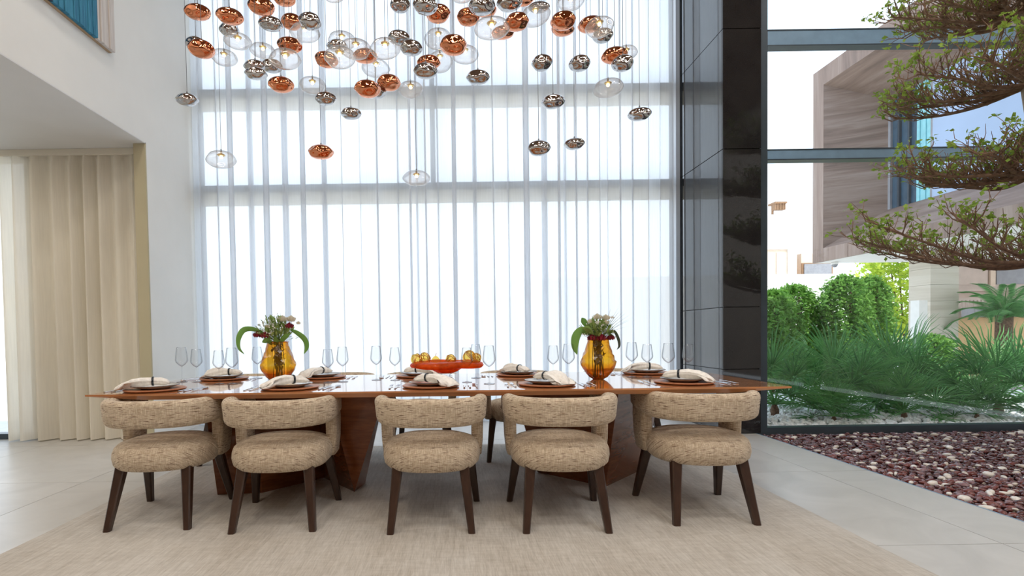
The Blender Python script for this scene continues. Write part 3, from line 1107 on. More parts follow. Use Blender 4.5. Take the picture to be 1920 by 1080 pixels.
# x, y, napkin angle, napkin shape, napkin offset
nearP = [(-1.905, 3.262, 25, 0, -0.01, -0.01), (-1.04, 3.248, 38, 1, 0.02, 0.0), (-0.146, 3.228, 142, 0, -0.02, 0.0), (0.585, 3.225, 118, 2, 0.0, 0.03), (1.45, 3.225, 145, 1, -0.02, 0.02)]
farP = [(-1.80, 4.015, 8, 2, 0.03, 0.02), (-1.03, 4.02, 60, 0, -0.02, 0.04), (-0.275, 4.005, 170, 1, -0.02, 0.02), (0.51, 3.98, 300, 2, 0.0, -0.03), (1.50, 3.975, 350, 1, 0.02, 0.0)]
for side, plates, wh in ((0, nearP, where_near), (1, farP, where_far)):
    for i, (x, y, na, nv, dx, dy) in enumerate(plates):
        s = 1 if side == 0 else -1
        w = wh[i]
        put(charger0, 'round tan charger plate ' + w, x, y, TZ + 0.0005, rnd.uniform(0, 6), 'charger plates')
        put(plate0, 'cream dinner plate with dark rim ' + w, x, y, TZ + 0.0115, 0, 'dinner plates')
        put(napkins[nv], 'beige linen napkin in dark ring ' + w, x + dx, y + dy, TZ + 0.029, R_(na), 'rolled napkins')
        r0 = 0 if side == 0 else PI
        yy = y - s * 0.005
        put(fork0, 'outer silver fork ' + w, x - s * 0.252, yy, TZ + 0.0005, r0 + rnd.uniform(-.05, .05), 'dinner forks')
        put(fork0, 'inner silver fork beside the charger ' + w, x - s * 0.212, yy, TZ + 0.0005, r0 + rnd.uniform(-.05, .05), 'dinner forks')
        put(knife0, 'silver knife beside the charger ' + w, x + s * 0.212, yy, TZ + 0.0005, r0 + rnd.uniform(-.05, .05), 'table knives')
        put(knife0, 'second silver knife outside the first ' + w, x + s * 0.243, yy, TZ + 0.0005, r0 + rnd.uniform(-.05, .05), 'table knives')
        put(spoon0, 'silver spoon outside the knives ' + w, x + s * 0.285, yy, TZ + 0.0005, r0 + rnd.uniform(-.05, .05), 'table spoons')

# ------------------------------------------------------------------ wine glasses
def make_glass():
    t = thing('wine_glass', 'x', 'wine glass')
    lathe('foot', [(0, 0.0005), (0.036, 0.0005), (0.0365, 0.0018), (0.020, 0.0035), (0.006, 0.007), (0.0038, 0.014)], M['wineglass'], t, 28)
    lathe('stem', [(0.0038, 0.014), (0.0032, 0.04), (0.0032, 0.095), (0.005, 0.112)], M['wineglass'], t, 12)
    lathe('bowl', [(0.0, 0.111), (0.005, 0.112), (0.022, 0.124), (0.038, 0.143), (0.0425, 0.156), (0.0415, 0.172), (0.0375, 0.205), (0.0325, 0.240), (0.0310, 0.250), (0.0302, 0.250)], M['wineglass'], t, 32)
    return t
g0 = make_glass()
GL = [(-2.036, 3.83, 1.04, 'outermost tall wine glass at the far left end of the table'),
      (-1.918, 3.815, .98, 'wine glass second from the far left end of the table'),
      (-1.662, 3.62, .95, 'shorter wine glass behind the leftmost near plate'),
      (-1.563, 3.605, 1.02, 'taller wine glass behind the leftmost near plate'),
      (-1.557, 4.06, 1.0, 'wine glass left of the left vase, far side'),
      (-0.885, 3.60, .94, 'shorter wine glass just right of the left vase'),
      (-0.791, 3.645, 1.0, 'taller wine glass just right of the left vase'),
      (-0.568, 3.755, 1.0, 'taller wine glass alone left of the red bowl'),
      (-0.426, 3.71, .95, 'shorter wine glass nearest the left of the red bowl'),
      (0.090, 3.475, .94, 'wine glass in front of the red bowl'),
      (0.165, 3.80, 1.0, 'wine glass behind the right tip of the red bowl'),
      (0.232, 3.345, 1.0, 'large wine glass in front, right of the red bowl'),
      (0.699, 3.59, .95, 'shorter wine glass left of the right vase'),
      (0.789, 3.51, 1.0, 'taller wine glass next to the right vase, under its leaf'),
      (1.284, 3.685, 1.0, 'taller wine glass just right of the right vase'),
      (1.387, 3.665, .94, 'shorter wine glass second right of the right vase'),
      (1.47, 3.50, .98, 'wine glass behind the rightmost near plate, left of two'),
      (1.662, 3.62, .93, 'wine glass at the right end of the table')]
for i, (x, y, s, lab) in enumerate(GL):
    o = g0 if i == 0 else dup(g0)
    o.location = (x, y, TZ + 0.0005)
    o.scale = (s, s, s)
    o['label'] = lab
    o['group'] = 'wine glasses'

# ------------------------------------------------------------------ amber vases with flowers
def make_vase(name, seed, hgt, rmax, label, loc):
    rs = random.Random(seed)
    key = [(0.30, 0.0), (0.42, 0.03), (0.68, 0.14), (0.95, 0.30), (1.0, 0.40), (0.95, 0.50), (0.80, 0.70), (0.66, 0.86), (0.58, 0.96), (0.60, 1.0)]
    prof = []
    for j in range(15):
        z = j / 14
        for (r0, z0), (r1, z1) in zip(key[:-1], key[1:]):
            if z0 <= z <= z1:
                prof.append((r0 + (r1 - r0) * (z - z0) / (z1 - z0), z))
                break
    n = 17
    V, F = [], []
    for j, (r, z) in enumerate(prof):
        for k in range(n):
            jit = 1 + rs.uniform(-0.045, 0.045) * (1 if 0 < j < len(prof) - 1 else 0.2)
            a = 2 * PI * (k + 0.5 * (j % 2)) / n
            V.append((rmax * r * jit * math.cos(a), rmax * r * jit * math.sin(a), hgt * (z + (rs.uniform(-.018, .018) if 0 < j < len(prof) - 1 else 0))))
    for j in range(len(prof) - 1):
        for k in range(n):
            k2 = (k + 1) % n
            a, b, c, d = j * n + k, j * n + k2, (j + 1) * n + k2, (j + 1) * n + k
            if j % 2 == 0:
                F += [(a, b, d), (b, c, d)]
            else:
                F += [(a, b, c), (a, c, d)]
    F.append(tuple(range(n))[::-1])
    t = thing(name, label, 'vase', loc)
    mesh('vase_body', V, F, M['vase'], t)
    rim = [(rmax * 0.60 * math.cos(2 * PI * k / 26), rmax * 0.60 * math.sin(2 * PI * k / 26), hgt) for k in range(27)]
    tube('vase_rim', rim, 0.004, M['vase'], t, 6)
    return t

vL = make_vase('amber_vase', 3, 0.290, 0.124, 'faceted amber glass vase on the left half of the table', (-1.262, 3.68, TZ + 0.0005))
vR = make_vase('amber_vase', 8, 0.278, 0.120, 'faceted amber glass vase on the right half of the table', (1.008, 3.565, TZ + 0.0005))

def leaf_data(path, width, fold=0.25, up=(0, 0, 1)):
    """a broad leaf blade along path with a centre fold"""
    P = [Vector(p) for p in path]
    m = len(P)
    V, F = [], []
    for i in range(m):
        t = (P[min(i + 1, m - 1)] - P[max(i - 1, 0)]).normalized()
        s = t.cross(Vector(up))
        s = s.normalized() if s.length > 1e-4 else Vector((1, 0, 0))
        nrm = s.cross(t)
        f = i / (m - 1)
        w = width * (math.sin(PI * min(1, f * 0.93 + 0.07)) ** 0.8)
        for q, d in ((-1, fold), (0, 0), (1, fold)):
            p = P[i] + s * (w * q) + nrm * (abs(q) * d * w)
            V.append(tuple(p))
    for i in range(m - 1):
        for q in (0, 1):
            a = i * 3 + q
            F.append((a, a + 1, a + 4, a + 3))
    return V, F

def smoothpath(ctrl, n=12):
    P = [Vector(p) for p in ctrl]
    P = [P[0] * 2 - P[1]] + P + [P[-1] * 2 - P[-2]]
    out = []
    segs = len(P) - 3
    for s in range(segs):
        a, b, c, d = P[s:s + 4]
        for k in range(n):
            t = k / n
            out.append(0.5 * ((2 * b) + (c - a) * t + (2 * a - 5 * b + 4 * c - d) * t * t + (3 * b - a - 3 * c + d) * t ** 3))
    out.append(P[-2])
    return out

def bloom(name, parent, c, r, mat, petals, seed, layers=4):
    """flower head of layered cupped petals"""
    rs = random.Random(seed)
    V, F = [], []
    for L in range(layers):
        k = petals + L
        rad = r * (0.28 + 0.72 * L / max(1, layers - 1))
        for q in range(k):
            a = 2 * PI * (q + 0.5 * (L % 2)) / k + rs.uniform(-.2, .2)
            lean = 0.25 + 0.95 * L / layers
            ca, sa = math.cos(a), math.sin(a)
            hgt = r * (1.05 - 0.25 * L / layers)
            wd = rad * 1.9 / k * 2.0
            b = len(V)
            for u, v in ((0, 0.1), (-.5, .55), (.5, .55), (-.42, 1.0), (.42, 1.0), (0, 1.12)):
                rr = rad * math.sin(min(1.35, lean * (0.5 + v * 0.7)))
                zz = hgt * v - rad * 0.25 * lean
                V.append((c[0] + ca * rr - sa * u * wd, c[1] + sa * rr + ca * u * wd, c[2] + zz - r * 0.45))
            F += [(b, b + 1, b + 2), (b + 1, b + 3, b + 4, b + 2), (b + 3, b + 5, b + 4)]
    o = mesh(name, V, F, mat, parent, True)
    return o

def make_bouquet(label, loc, seed, hgt, spec):
    rs = random.Random(seed)
    t = thing('flower_bouquet', label, 'bouquet', loc)
    # stems inside the vase
    V, F = [], []
    for k in range(16):
        a, b = rs.uniform(0, 2 * PI), rs.uniform(0, 2 * PI)
        r0, r1 = rs.uniform(0.01, 0.05), rs.uniform(0.0, 0.035)
        tube_data([(r0 * math.cos(a), r0 * math.sin(a), 0.012), (0.5 * (r0 + r1) * math.cos(a), 0.5 * (r0 + r1) * math.sin(b), hgt * 0.5), (r1 * math.cos(b), r1 * math.sin(b), hgt + 0.02)], rs.uniform(0.002, 0.004), 5, V, F)
    mesh('stems', V, F, M['stem'], t, True)['kind'] = 'stuff'
    # wet leaves crowded in the neck
    V, F = [], []
    for k in range(80):
        a = rs.uniform(0, 2 * PI)
        z = hgt * rs.uniform(0.42, 1.0)
        r = rs.uniform(0, 0.034)
        p = Vector((r * math.cos(a), r * math.sin(a), z))
        d = Vector((rs.uniform(-1, 1) * 0.4, rs.uniform(-1, 1) * 0.4, rs.uniform(-1, 0.4))).normalized() * rs.uniform(0.025, 0.05)
        v, f = leaf_data([p, p + d * 0.5, p + d], 0.013)
        b = len(V)
        V += v
        F += [tuple(q + b for q in ff) for ff in f]
    mesh('submerged_leaves', V, F, M['stem'], t)['kind'] = 'stuff'
    # filler foliage dome
    V, F = [], []
    for k in range(spec['filler']):
        a = rs.uniform(0, 2 * PI)
        el = rs.uniform(0.0, 1.35)
        r = rs.uniform(0.5, 1.0) * spec['dome']
        p = Vector((r * math.cos(a) * math.cos(el) + spec['dx'], r * math.sin(a) * math.cos(el), hgt + 0.02 + r * math.sin(el) * spec['tall']))
        d = Vector((p.x - spec['dx'] * .5, p.y, (p.z - hgt) + 0.03)).normalized() + Vector((rs.uniform(-.5, .5), rs.uniform(-.5, .5), rs.uniform(-.5, .5)))
        d = d.normalized() * rs.uniform(0.025, 0.055)
        v, f = leaf_data([p, p + d * 0.35, p + d * 0.7, p + d], rs.uniform(0.006, 0.012))
        b = len(V)
        V += v
        F += [tuple(q + b for q in ff) for ff in f]
        if k % 3 == 0:
            tube_data([(spec['dx'] * .3, 0, hgt - 0.01), tuple(p)], 0.0012, 4, V, F)
    mesh('filler_foliage', V, F, M['green'], t)['kind'] = 'stuff'
    # fine sprigs with small buds
    V, F = [], []
    Vb, Fb = [], []
    for k in range(spec['sprigs']):
        a = rs.uniform(0, 2 * PI)
        el = rs.uniform(0.35, 1.4)
        r = spec['dome'] * rs.uniform(0.95, 1.3)
        p = Vector((r * math.cos(a) * math.cos(el) + spec['dx'], r * math.sin(a) * math.cos(el), hgt + r * math.sin(el) * spec['tall']))
        q = Vector((spec['dx'] * .3, 0, hgt))
        tube_data([q, q.lerp(p, 0.6) + Vector((0, 0, 0.01)), p], 0.001, 4, V, F)
        for z in range(4):
            b0 = p.lerp(q, 0.09 * z) + Vector((rs.uniform(-.008, .008), rs.uniform(-.008, .008), rs.uniform(-.004, .008)))
            s = rs.uniform(0.003, 0.006)
            b = len(Vb)
            Vb += [tuple(b0 + Vector(o) * s) for o in ((1, 0, 0), (-1, 0, 0), (0, 1, 0), (0, -1, 0), (0, 0, 1.3), (0, 0, -1.3))]
            Fb += [tuple(b + i for i in f) for f in ((0, 2, 4), (2, 1, 4), (1, 3, 4), (3, 0, 4), (2, 0, 5), (1, 2, 5), (3, 1, 5), (0, 3, 5))]
    mesh('sprigs', V, F, M['green'], t)['kind'] = 'stuff'
    mesh('small_buds', Vb, Fb, M['whitepetal'], t)['kind'] = 'stuff'
    for (x, y, z, r) in spec['roses']:
        bloom('rose', t, (x, y, z), r * 1.15, M['rose'], 5, int(1000 * (x + 2)), 5)
    for (x, y, z, r) in spec['cream']:
        bloom('cream_bloom', t, (x, y, z), r, M['creampetal'], 9, int(1000 * (x + 3)), 6)
    for (x, y, z, r) in spec['white']:
        bloom('white_bloom', t, (x, y, z), r, M['whitepetal'], 5, int(1000 * (x + 4)), 3)
    for path, w, m in spec['leaves']:
        pp = smoothpath(path, 5)
        v, f = leaf_data(pp, w, 0.30, (0.15, 1.0, 0.35))
        mesh('broad_leaf', v, f, M[m], t, True)
    for (x, y, z) in spec['blades']:
        q = Vector((0.03, 0, hgt + 0.02))
        p = Vector((x, y, z))
        v, f = leaf_data([q, q.lerp(p, 0.5) + Vector((0, 0, 0.008)), p], 0.004)
        mesh('spray_blade', v, f, M['blade'], t)
    return t

H1 = 0.290
make_bouquet('bouquet of dark red roses and cream blooms in the left vase', (-1.262, 3.68, TZ + 0.001), 21, H1, dict(
    filler=190, dome=0.13, tall=1.2, dx=-0.005, sprigs=60,
    roses=[(-0.125, -0.05, H1 + 0.055, 0.032), (-0.062, -0.075, H1 + 0.050, 0.034), (0.105, -0.055, H1 + 0.115, 0.031)],
    cream=[(0.045, -0.02, H1 + 0.165, 0.040), (0.100, 0.0, H1 + 0.165, 0.038), (-0.05, -0.06, H1 + 0.112, 0.022), (0.155, -0.01, H1 + 0.135, 0.020)],
    white=[(-0.02, -0.07, H1 + 0.065, 0.016), (-0.085, -0.04, H1 + 0.14, 0.015), (0.012, -0.08, H1 + 0.10, 0.013), (-0.13, 0, H1 + 0.125, 0.014)],
    leaves=[([(-0.03, -0.03, H1 + 0.02), (-0.13, -0.05, H1 + 0.085), (-0.215, -0.06, H1 + 0.09), (-0.258, -0.06, H1 + 0.03), (-0.255, -0.06, H1 - 0.04), (-0.215, -0.06, H1 - 0.085)], 0.020, 'deepgreen'),
            ([(0.10, -0.02, H1 + 0.085), (0.15, -0.03, H1 + 0.06), (0.20, -0.03, H1 + 0.015), (0.215, -0.03, H1 - 0.04), (0.195, -0.03, H1 - 0.09)], 0.022, 'deepgreen'),
            ([(0.03, -0.05, H1 - 0.01), (0.07, -0.07, H1 + 0.03), (0.12, -0.08, H1 + 0.06)], 0.018, 'deepgreen'),
            ([(-0.02, -0.06, H1 - 0.02), (-0.045, -0.085, H1 + 0.01), (-0.08, -0.09, H1 + 0.0)], 0.022, 'deepgreen'),
            ([(0.0, -0.06, H1 - 0.02), (0.02, -0.09, H1 + 0.02), (0.03, -0.1, H1 + 0.03)], 0.022, 'deepgreen')],
    blades=[(-0.03, 0.0, H1 + 0.21), (0.02, 0.01, H1 + 0.22), (0.06, 0.02, H1 + 0.225), (-0.08, 0, H1 + 0.18)]))
H2 = 0.278
make_bouquet('bouquet of cream blooms with dark spiky sprays in the right vase', (1.008, 3.565, TZ + 0.001), 22, H2, dict(
    filler=230, dome=0.115, tall=0.85, dx=-0.01, sprigs=44,
    roses=[(-0.058, -0.055, H2 + 0.012, 0.032), (0.005, -0.075, H2 + 0.012, 0.034), (0.072, -0.055, H2 + 0.012, 0.030)],
    cream=[(-0.01, -0.02, H2 + 0.155, 0.036), (0.055, 0.0, H2 + 0.15, 0.034), (-0.06, -0.03, H2 + 0.125, 0.026), (0.045, -0.04, H2 + 0.115, 0.026)],
    white=[(-0.02, -0.07, H2 + 0.115, 0.022), (0.095, -0.02, H2 + 0.15, 0.016), (0.02, -0.07, H2 + 0.10, 0.018)],
    leaves=[([(-0.05, -0.03, H2 + 0.03), (-0.12, -0.05, H2 + 0.062), (-0.165, -0.06, H2 + 0.02), (-0.175, -0.06, H2 - 0.05), (-0.160, -0.06, H2 - 0.105)], 0.030, 'deepgreen'),
            ([(0.06, 0.0, H2 + 0.05), (0.105, -0.02, H2 + 0.055), (0.132, -0.03, H2 + 0.0), (0.138, -0.03, H2 - 0.05), (0.12, -0.03, H2 - 0.075)], 0.010, 'blade'),
            ([(-0.09, -0.02, H2 + 0.09), (-0.105, -0.03, H2 + 0.125), (-0.12, -0.03, H2 + 0.15)], 0.020, 'deepgreen'),
            ([(-0.05, -0.06, H2 + 0.03), (-0.09, -0.07, H2 + 0.07), (-0.13, -0.07, H2 + 0.08)], 0.020, 'green')],
    blades=[(0.235, 0.0, H2 + 0.175), (0.21, 0.02, H2 + 0.19), (0.19, 0.0, H2 + 0.205), (0.245, -0.02, H2 + 0.155), (0.25, 0.02, H2 + 0.14), (0.165, 0.03, H2 + 0.20), (0.22, 0.0, H2 + 0.09), (0.15, 0.0, H2 + 0.225), (0.10, 0.03, H2 + 0.215), (0.13, 0.01, H2 + 0.19)]))

# ------------------------------------------------------------------ red glass bowl with glass ornaments
def make_bowl():
    t = thing('centerpiece_bowl', 'wide orange red glass bowl on a clear foot, centre of table', 'bowl', (-0.055, 3.62, TZ + 0.0005), 0)
    V, F = [], []
    n = 48
    prof = [(0.0, 0.052), (0.05, 0.054), (0.085, 0.068), (0.115, 0.090), (0.16, 0.094), (0.215, 0.090), (0.250, 0.094), (0.262, 0.108), (0.255, 0.124), (0.225, 0.134), (0.18, 0.142), (0.17, 0.140), (0.13, 0.112), (0.08, 0.086), (0.0, 0.072)]
    rows = []
    for j, (r, z) in enumerate(prof):
        if r == 0:
            rows.append([len(V)])
            V.append((0, 0, z))
        else:
            rows.append(list(range(len(V), len(V) + n)))
            for k in range(n):
                a = 2 * PI * k / n
                w = 1 + 0.03 * math.sin(3 * a + 1) * (r / 0.26)
                V.append((r * w * math.cos(a), r * w * 0.8 * math.sin(a), z + 0.004 * math.sin(4 * a) * (r / 0.26)))
    for A, B in zip(rows[:-1], rows[1:]):
        for k in range(n):
            k2 = (k + 1) % n
            if len(A) == 1:
                F.append((A[0], B[k2], B[k]))
            elif len(B) == 1:
                F.append((A[k], A[k2], B[0]))
            else:
                F.append((A[k], A[k2], B[k2], B[k]))
    mesh('bowl_body', V, F, M['redglass'], t, True)
    lathe('clear_foot', [(0.0, 0.0), (0.072, 0.0), (0.074, 0.004), (0.045, 0.010), (0.028, 0.024), (0.028, 0.040), (0.045, 0.052), (0.0, 0.053)], M['wineglass'], t, 32)
    return t
make_bowl()
ORB = [(-0.205, -0.03, 0.155, 0.040, 'leftmost gold glass orb on the red bowl'), (-0.150, 0.02, 0.160, 0.040, 'second gold glass orb from left on the red bowl'),
       (0.035, -0.03, 0.150, 0.036, 'gold glass orb in the middle of the red bowl'), (0.165, -0.04, 0.168, 0.044, 'tallest gold glass orb, right side of the red bowl'),
       (0.215, 0.03, 0.155, 0.036, 'rightmost gold glass orb on the red bowl')]
for i, (dx, dy, dz, r, lab) in enumerate(ORB):
    t = thing('glass_orb', lab, 'glass orb', (-0.055 + dx, 3.62 + dy, TZ + dz), 0, 'gold glass orbs in the bowl')
    lathe('shell', [(r * math.sin(PI * k / 12), -r * math.cos(PI * k / 12)) for k in range(13)], M['yellowglass'], t, 20)
    for q in range(4):
        e = Euler((rnd.uniform(0, 3), rnd.uniform(0, 3), rnd.uniform(0, 3)))
        pts = []
        for k in range(21):
            v = Vector((r * 1.02 * math.cos(2 * PI * k / 20), r * 1.02 * math.sin(2 * PI * k / 20), 0.2 * r))
            v.rotate(e)
            pts.append(v)
        tube('swirl', pts, 0.0028, M['gold'], t, 5)
pr = thing('glass_pear', 'small orange glass pear on the red bowl, left of centre', 'glass pear', (-0.055 - 0.07, 3.59, TZ + 0.118))
lathe('pear_body', [(0, 0), (0.02, 0.002), (0.034, 0.016), (0.034, 0.03), (0.022, 0.046), (0.012, 0.056), (0.0, 0.062)], M['yellowglass'], pr, 20)
tube('pear_stalk', [(0, 0, 0.06), (0.002, 0, 0.07), (0.006, 0, 0.078)], 0.0018, M['redglass'], pr, 5)

# ------------------------------------------------------------------ cloud of pendant lamps
# finish (0 copper, 1 smoked chrome, 2 clear), x, y, z, width, height/width, tilt
PENDANTS=[
 (0,-1.791,3.722,3.421,0.19,0.59,10),(0,-1.439,3.426,3.206,0.182,0.59,15),(0,-1.309,3.648,3.408,0.19,0.64,15),(0,-1.366,4.343,3.906,0.19,0.62,8),
 (1,-1.209,3.543,3.223,0.17,0.57,12),(0,-1.431,4.75,3.963,0.198,0.72,10),(1,-1.799,4.268,3.616,0.169,0.68,20),(2,-1.684,4.15,3.457,0.225,0.58,15),
 (2,-1.664,4.65,3.653,0.237,0.57,15),(1,-2.175,4.468,3.62,0.177,0.66,10),(0,-1.593,3.348,2.954,0.174,0.66,18),(2,-1.971,4.55,3.543,0.237,0.6,12),
 (0,-1.266,4.131,3.407,0.202,0.6,8),(2,-1.141,3.62,3.027,0.226,0.6,5),(1,-1.504,4.021,3.191,0.176,0.52,5),(1,-1.279,3.434,2.836,0.154,0.51,5),
 (1,-1.419,4.16,3.261,0.173,0.62,8),(0,-1.233,3.8,2.938,0.19,0.58,5),(2,-1.201,4.55,3.292,0.227,0.62,8),(1,-0.946,3.96,2.906,0.165,0.57,6),
 (1,-1.865,3.684,2.787,0.165,0.53,8),(2,-1.83,4.126,2.514,0.245,0.54,4),(0,-0.951,3.8,2.446,0.19,0.52,3),(1,-0.901,3.384,3.141,0.152,0.7,15),
 (2,-1.201,4.35,3.632,0.254,0.61,8),(2,-0.956,4.65,3.732,0.252,0.62,5),(2,-0.753,4.2,3.408,0.245,0.64,8),(2,-0.748,3.555,2.997,0.215,0.66,0),
 (0,-1.026,4.345,3.403,0.199,0.64,15),(1,-0.981,4.56,3.635,0.19,0.55,0),(0,-0.703,4.365,3.44,0.209,0.57,0),(2,-0.668,4.738,3.528,0.262,0.6,8),
 (2,-0.449,3.655,3.109,0.221,0.62,-3),(1,-0.399,4.163,3.471,0.178,0.63,8),(1,-0.252,3.471,3.009,0.152,0.64,8),(1,-0.386,4.168,3.734,0.165,0.74,8),
 (2,-0.976,4.45,3.996,0.185,0.6,0),(1,-0.141,3.17,3.095,0.155,0.68,5),(0,-0.084,4.353,3.772,0.204,0.71,-5),(0,0.173,4.542,3.856,0.203,0.72,0),
 (1,0.189,2.9,2.923,0.151,0.68,0),(0,0.345,4.793,4.069,0.21,0.6,-4),(2,0.279,3.364,3.068,0.231,0.59,-3),(0,0.45,3.431,3.146,0.168,0.68,-12),
 (0,0.479,4.545,3.721,0.208,0.55,-12),(1,0.405,3.45,3.28,0.173,0.62,-8),(2,0.745,4.456,3.809,0.251,0.7,-24),(1,0.787,4.51,3.91,0.188,0.5,0),
 (2,1.046,4.45,3.913,0.232,0.6,-5),(0,0.794,3.6,3.25,0.18,0.67,-8),(0,1.007,4.592,3.772,0.206,0.6,0),(0,1.149,4.215,3.584,0.202,0.63,-15),
 (2,1.176,4.056,3.468,0.228,0.67,-12),(1,1.291,4.362,3.576,0.177,0.67,-10),(0,1.194,3.75,3.088,0.188,0.6,-10),(2,1.62,4.75,3.64,0.208,0.62,-5),
 (1,1.145,3.421,2.861,0.15,0.67,-12),(1,0.725,4.062,3.203,0.165,0.72,-8),(1,0.972,3.863,3.093,0.165,0.68,-12),(1,0.718,3.6,2.697,0.165,0.55,-8),
 (1,0.629,3.684,2.409,0.165,0.6,-3),(1,0.974,4.062,2.572,0.165,0.51,-8),(2,1.307,4.276,3.103,0.245,0.6,-15),(1,1.318,3.6,2.603,0.165,0.52,-8),
 (1,-0.776,4.062,2.834,0.165,0.54,2),(0,-0.557,3.522,2.767,0.18,0.61,6),(1,-0.608,4.26,3.097,0.177,0.62,10),(0,-0.496,4.245,3.158,0.195,0.64,5),
 (2,-0.333,4.45,3.195,0.218,0.62,3),(0,-0.168,4.295,3.338,0.197,0.61,0),(1,-0.144,3.17,2.704,0.149,0.6,3),(2,-0.084,4.8,3.609,0.25,0.72,-10),
 (2,-0.093,4.656,3.736,0.262,0.67,0),(0,0.028,3.226,2.887,0.171,0.69,3),(2,0.144,4.65,3.593,0.242,0.64,5),(1,0.198,3.6,2.872,0.165,0.57,0),
 (2,-0.296,4.45,2.441,0.241,0.5,3),(0,0.696,4.8,4.165,0.19,0.63,-10),(2,0.117,4.45,3.976,0.176,0.63,0),
]

def shade_mesh(seed, mat, amp):
    rs = random.Random(seed)
    bm = bmesh.new()
    bmesh.ops.create_icosphere(bm, subdivisions=4, radius=0.5)
    dents = []
    for el0, cnt, off in ((-0.42, 6, 0.0), (0.38, 5, 0.6)):
        for k in range(cnt):
            a = 2 * PI * (k + off) / cnt + rs.uniform(-.25, .25)
            el = el0 + rs.uniform(-0.18, 0.18)
            dents.append((Vector((math.cos(a) * math.cos(el), math.sin(a) * math.cos(el), math.sin(el))), rs.uniform(0.26, 0.36), rs.uniform(0.6, 1.0)))
    for v in bm.verts:
        d = v.co.normalized()
        s = 1.0
        for c, w, q in dents:
            s -= amp * q * math.exp(-(d.angle(c) / w) ** 2)
        v.co = d * 0.5 * s
    xs = [v.co.x for v in bm.verts]
    zs_ = [v.co.z for v in bm.verts]
    sx, sz = max(xs) - min(xs), max(zs_) - min(zs_)
    for v in bm.verts:
        v.co.x /= sx
        v.co.y /= sx
        v.co.z /= sz
    for f in bm.faces:
        f.smooth = True
    me = bpy.data.meshes.new('shade')
    bm.to_mesh(me)
    bm.free()
    me.materials.append(mat)
    return me
SHADES = {f: [shade_mesh(100 * f + k, m, a) for k in range(4)] for f, m, a in ((0, M['copper'], 0.23), (1, M['chrome'], 0.23), (2, M['blown'], 0.16))}
def simple_mesh(name, V, F, mat, smooth=True):
    me = bpy.data.meshes.new(name)
    me.from_pydata(V, [], F)
    me.polygons.foreach_set('use_smooth', np.full(len(me.polygons), smooth))
    me.materials.append(mat)
    return me
cv, cf = tube_data([(0, 0, 0), (0, 0, 1)], 0.0017, 6)
CABLE = simple_mesh('cable', cv, cf, M['cable'])
gv, gf = lathe_data([(0, 0), (0.006, 0), (0.006, 0.010), (0.003, 0.018), (0, 0.018)], 10)
GRIP = simple_mesh('cable_grip', gv, gf, M['cable'])
gv, gf = lathe_data([(0, 0), (0.026, 0.0), (0.032, 0.006), (0.020, 0.014), (0.008, 0.018), (0.006, 0.034), (0, 0.034)], 16)
CAP = simple_mesh('lamp_cap', gv, gf, M['gold'])
gv, gf = lathe_data([(0, -0.015), (0.010, -0.011), (0.0145, -0.002), (0.012, 0.007), (0.007, 0.012), (0, 0.013)], 14)
BULB = simple_mesh('bulb', gv, gf, M['bulb'])
FN = ['copper mirror', 'smoked chrome', 'clear glass']
order = {0: [], 1: [], 2: []}
for i, p in enumerate(PENDANTS):
    order[p[0]].append((p[1] / p[2], i))
rank = {}
for f in order:
    for k, (_, i) in enumerate(sorted(order[f])):
        rank[i] = (k + 1, len(order[f]))
def nth(n):
    return '%d%s' % (n, 'th' if 10 <= n % 100 <= 20 else {1: 'st', 2: 'nd', 3: 'rd'}.get(n % 10, 'th'))
def part(name, me, parent, loc=(0, 0, 0), rot=(0, 0, 0), scale=(1, 1, 1)):
    o = bpy.data.objects.new(name, me)
    COL.objects.link(o)
    o.parent = parent
    o.location, o.rotation_euler, o.scale = loc, rot, scale
    return o
CEIL = 6.2
for i, (f, x, y, z, w, asp, tl) in enumerate(PENDANTS):
    k, n = rank[i]
    pos = 'leftmost' if k == 1 else 'rightmost' if k == n else nth(k) + ' from left'
    lev = 'hanging low' if z < 2.62 else 'in the cloud'
    if f == 2:
        lab = 'clear glass pendant lamp, bulb lit, %s of the clear ones, %s' % (pos, lev)
    else:
        lab = '%s dimpled pendant lamp, %s of the %s ones, %s' % (FN[f], pos, FN[f].split()[-2 if f == 0 else -1], lev)
    t = thing('pendant_lamp', lab, 'pendant lamp', (x, y, z), 0, '%s pendant lamps' % FN[f])
    phi = math.atan2(z - 1.1, math.hypot(x, y))
    psi = phi * 0.75
    rest = phi - psi
    asp = math.sqrt(max((asp * math.cos(phi)) ** 2 - math.sin(rest) ** 2, 0.16)) / math.cos(rest)
    t.rotation_euler = (psi, R_(tl * 0.6), 0)
    w *= (1 + (x / y) ** 2) ** -0.3
    asp *= 1.18
    h = w * asp
    part('lamp_shade', SHADES[f][i % 4], t, (0, 0, 0), (0, 0, 0), (w, w * 0.95, h)).rotation_euler = (0, 0, [0, PI][(i // 4) % 2])
    # the cable hangs plumb although the shade tilts
    M0 = t.rotation_euler.to_matrix().inverted()
    dv = M0 @ Vector((0, 0, 1))
    tx, ty = dv.x, dv.y
    top = (h / 2) * 0.93
    p0 = dv * top
    e = M0.to_euler()
    part('cable_grip', GRIP, t, p0, e)
    part('cable', CABLE, t, p0 + dv * 0.012, e, (1, 1, CEIL - z - top - 0.012))
    if f == 2:
        part('lamp_cap', CAP, t, dv * (h * 0.5 * 0.93 - 0.036), e)
        part('bulb', BULB, t, dv * (h * 0.5 * 0.93 - 0.046), e)

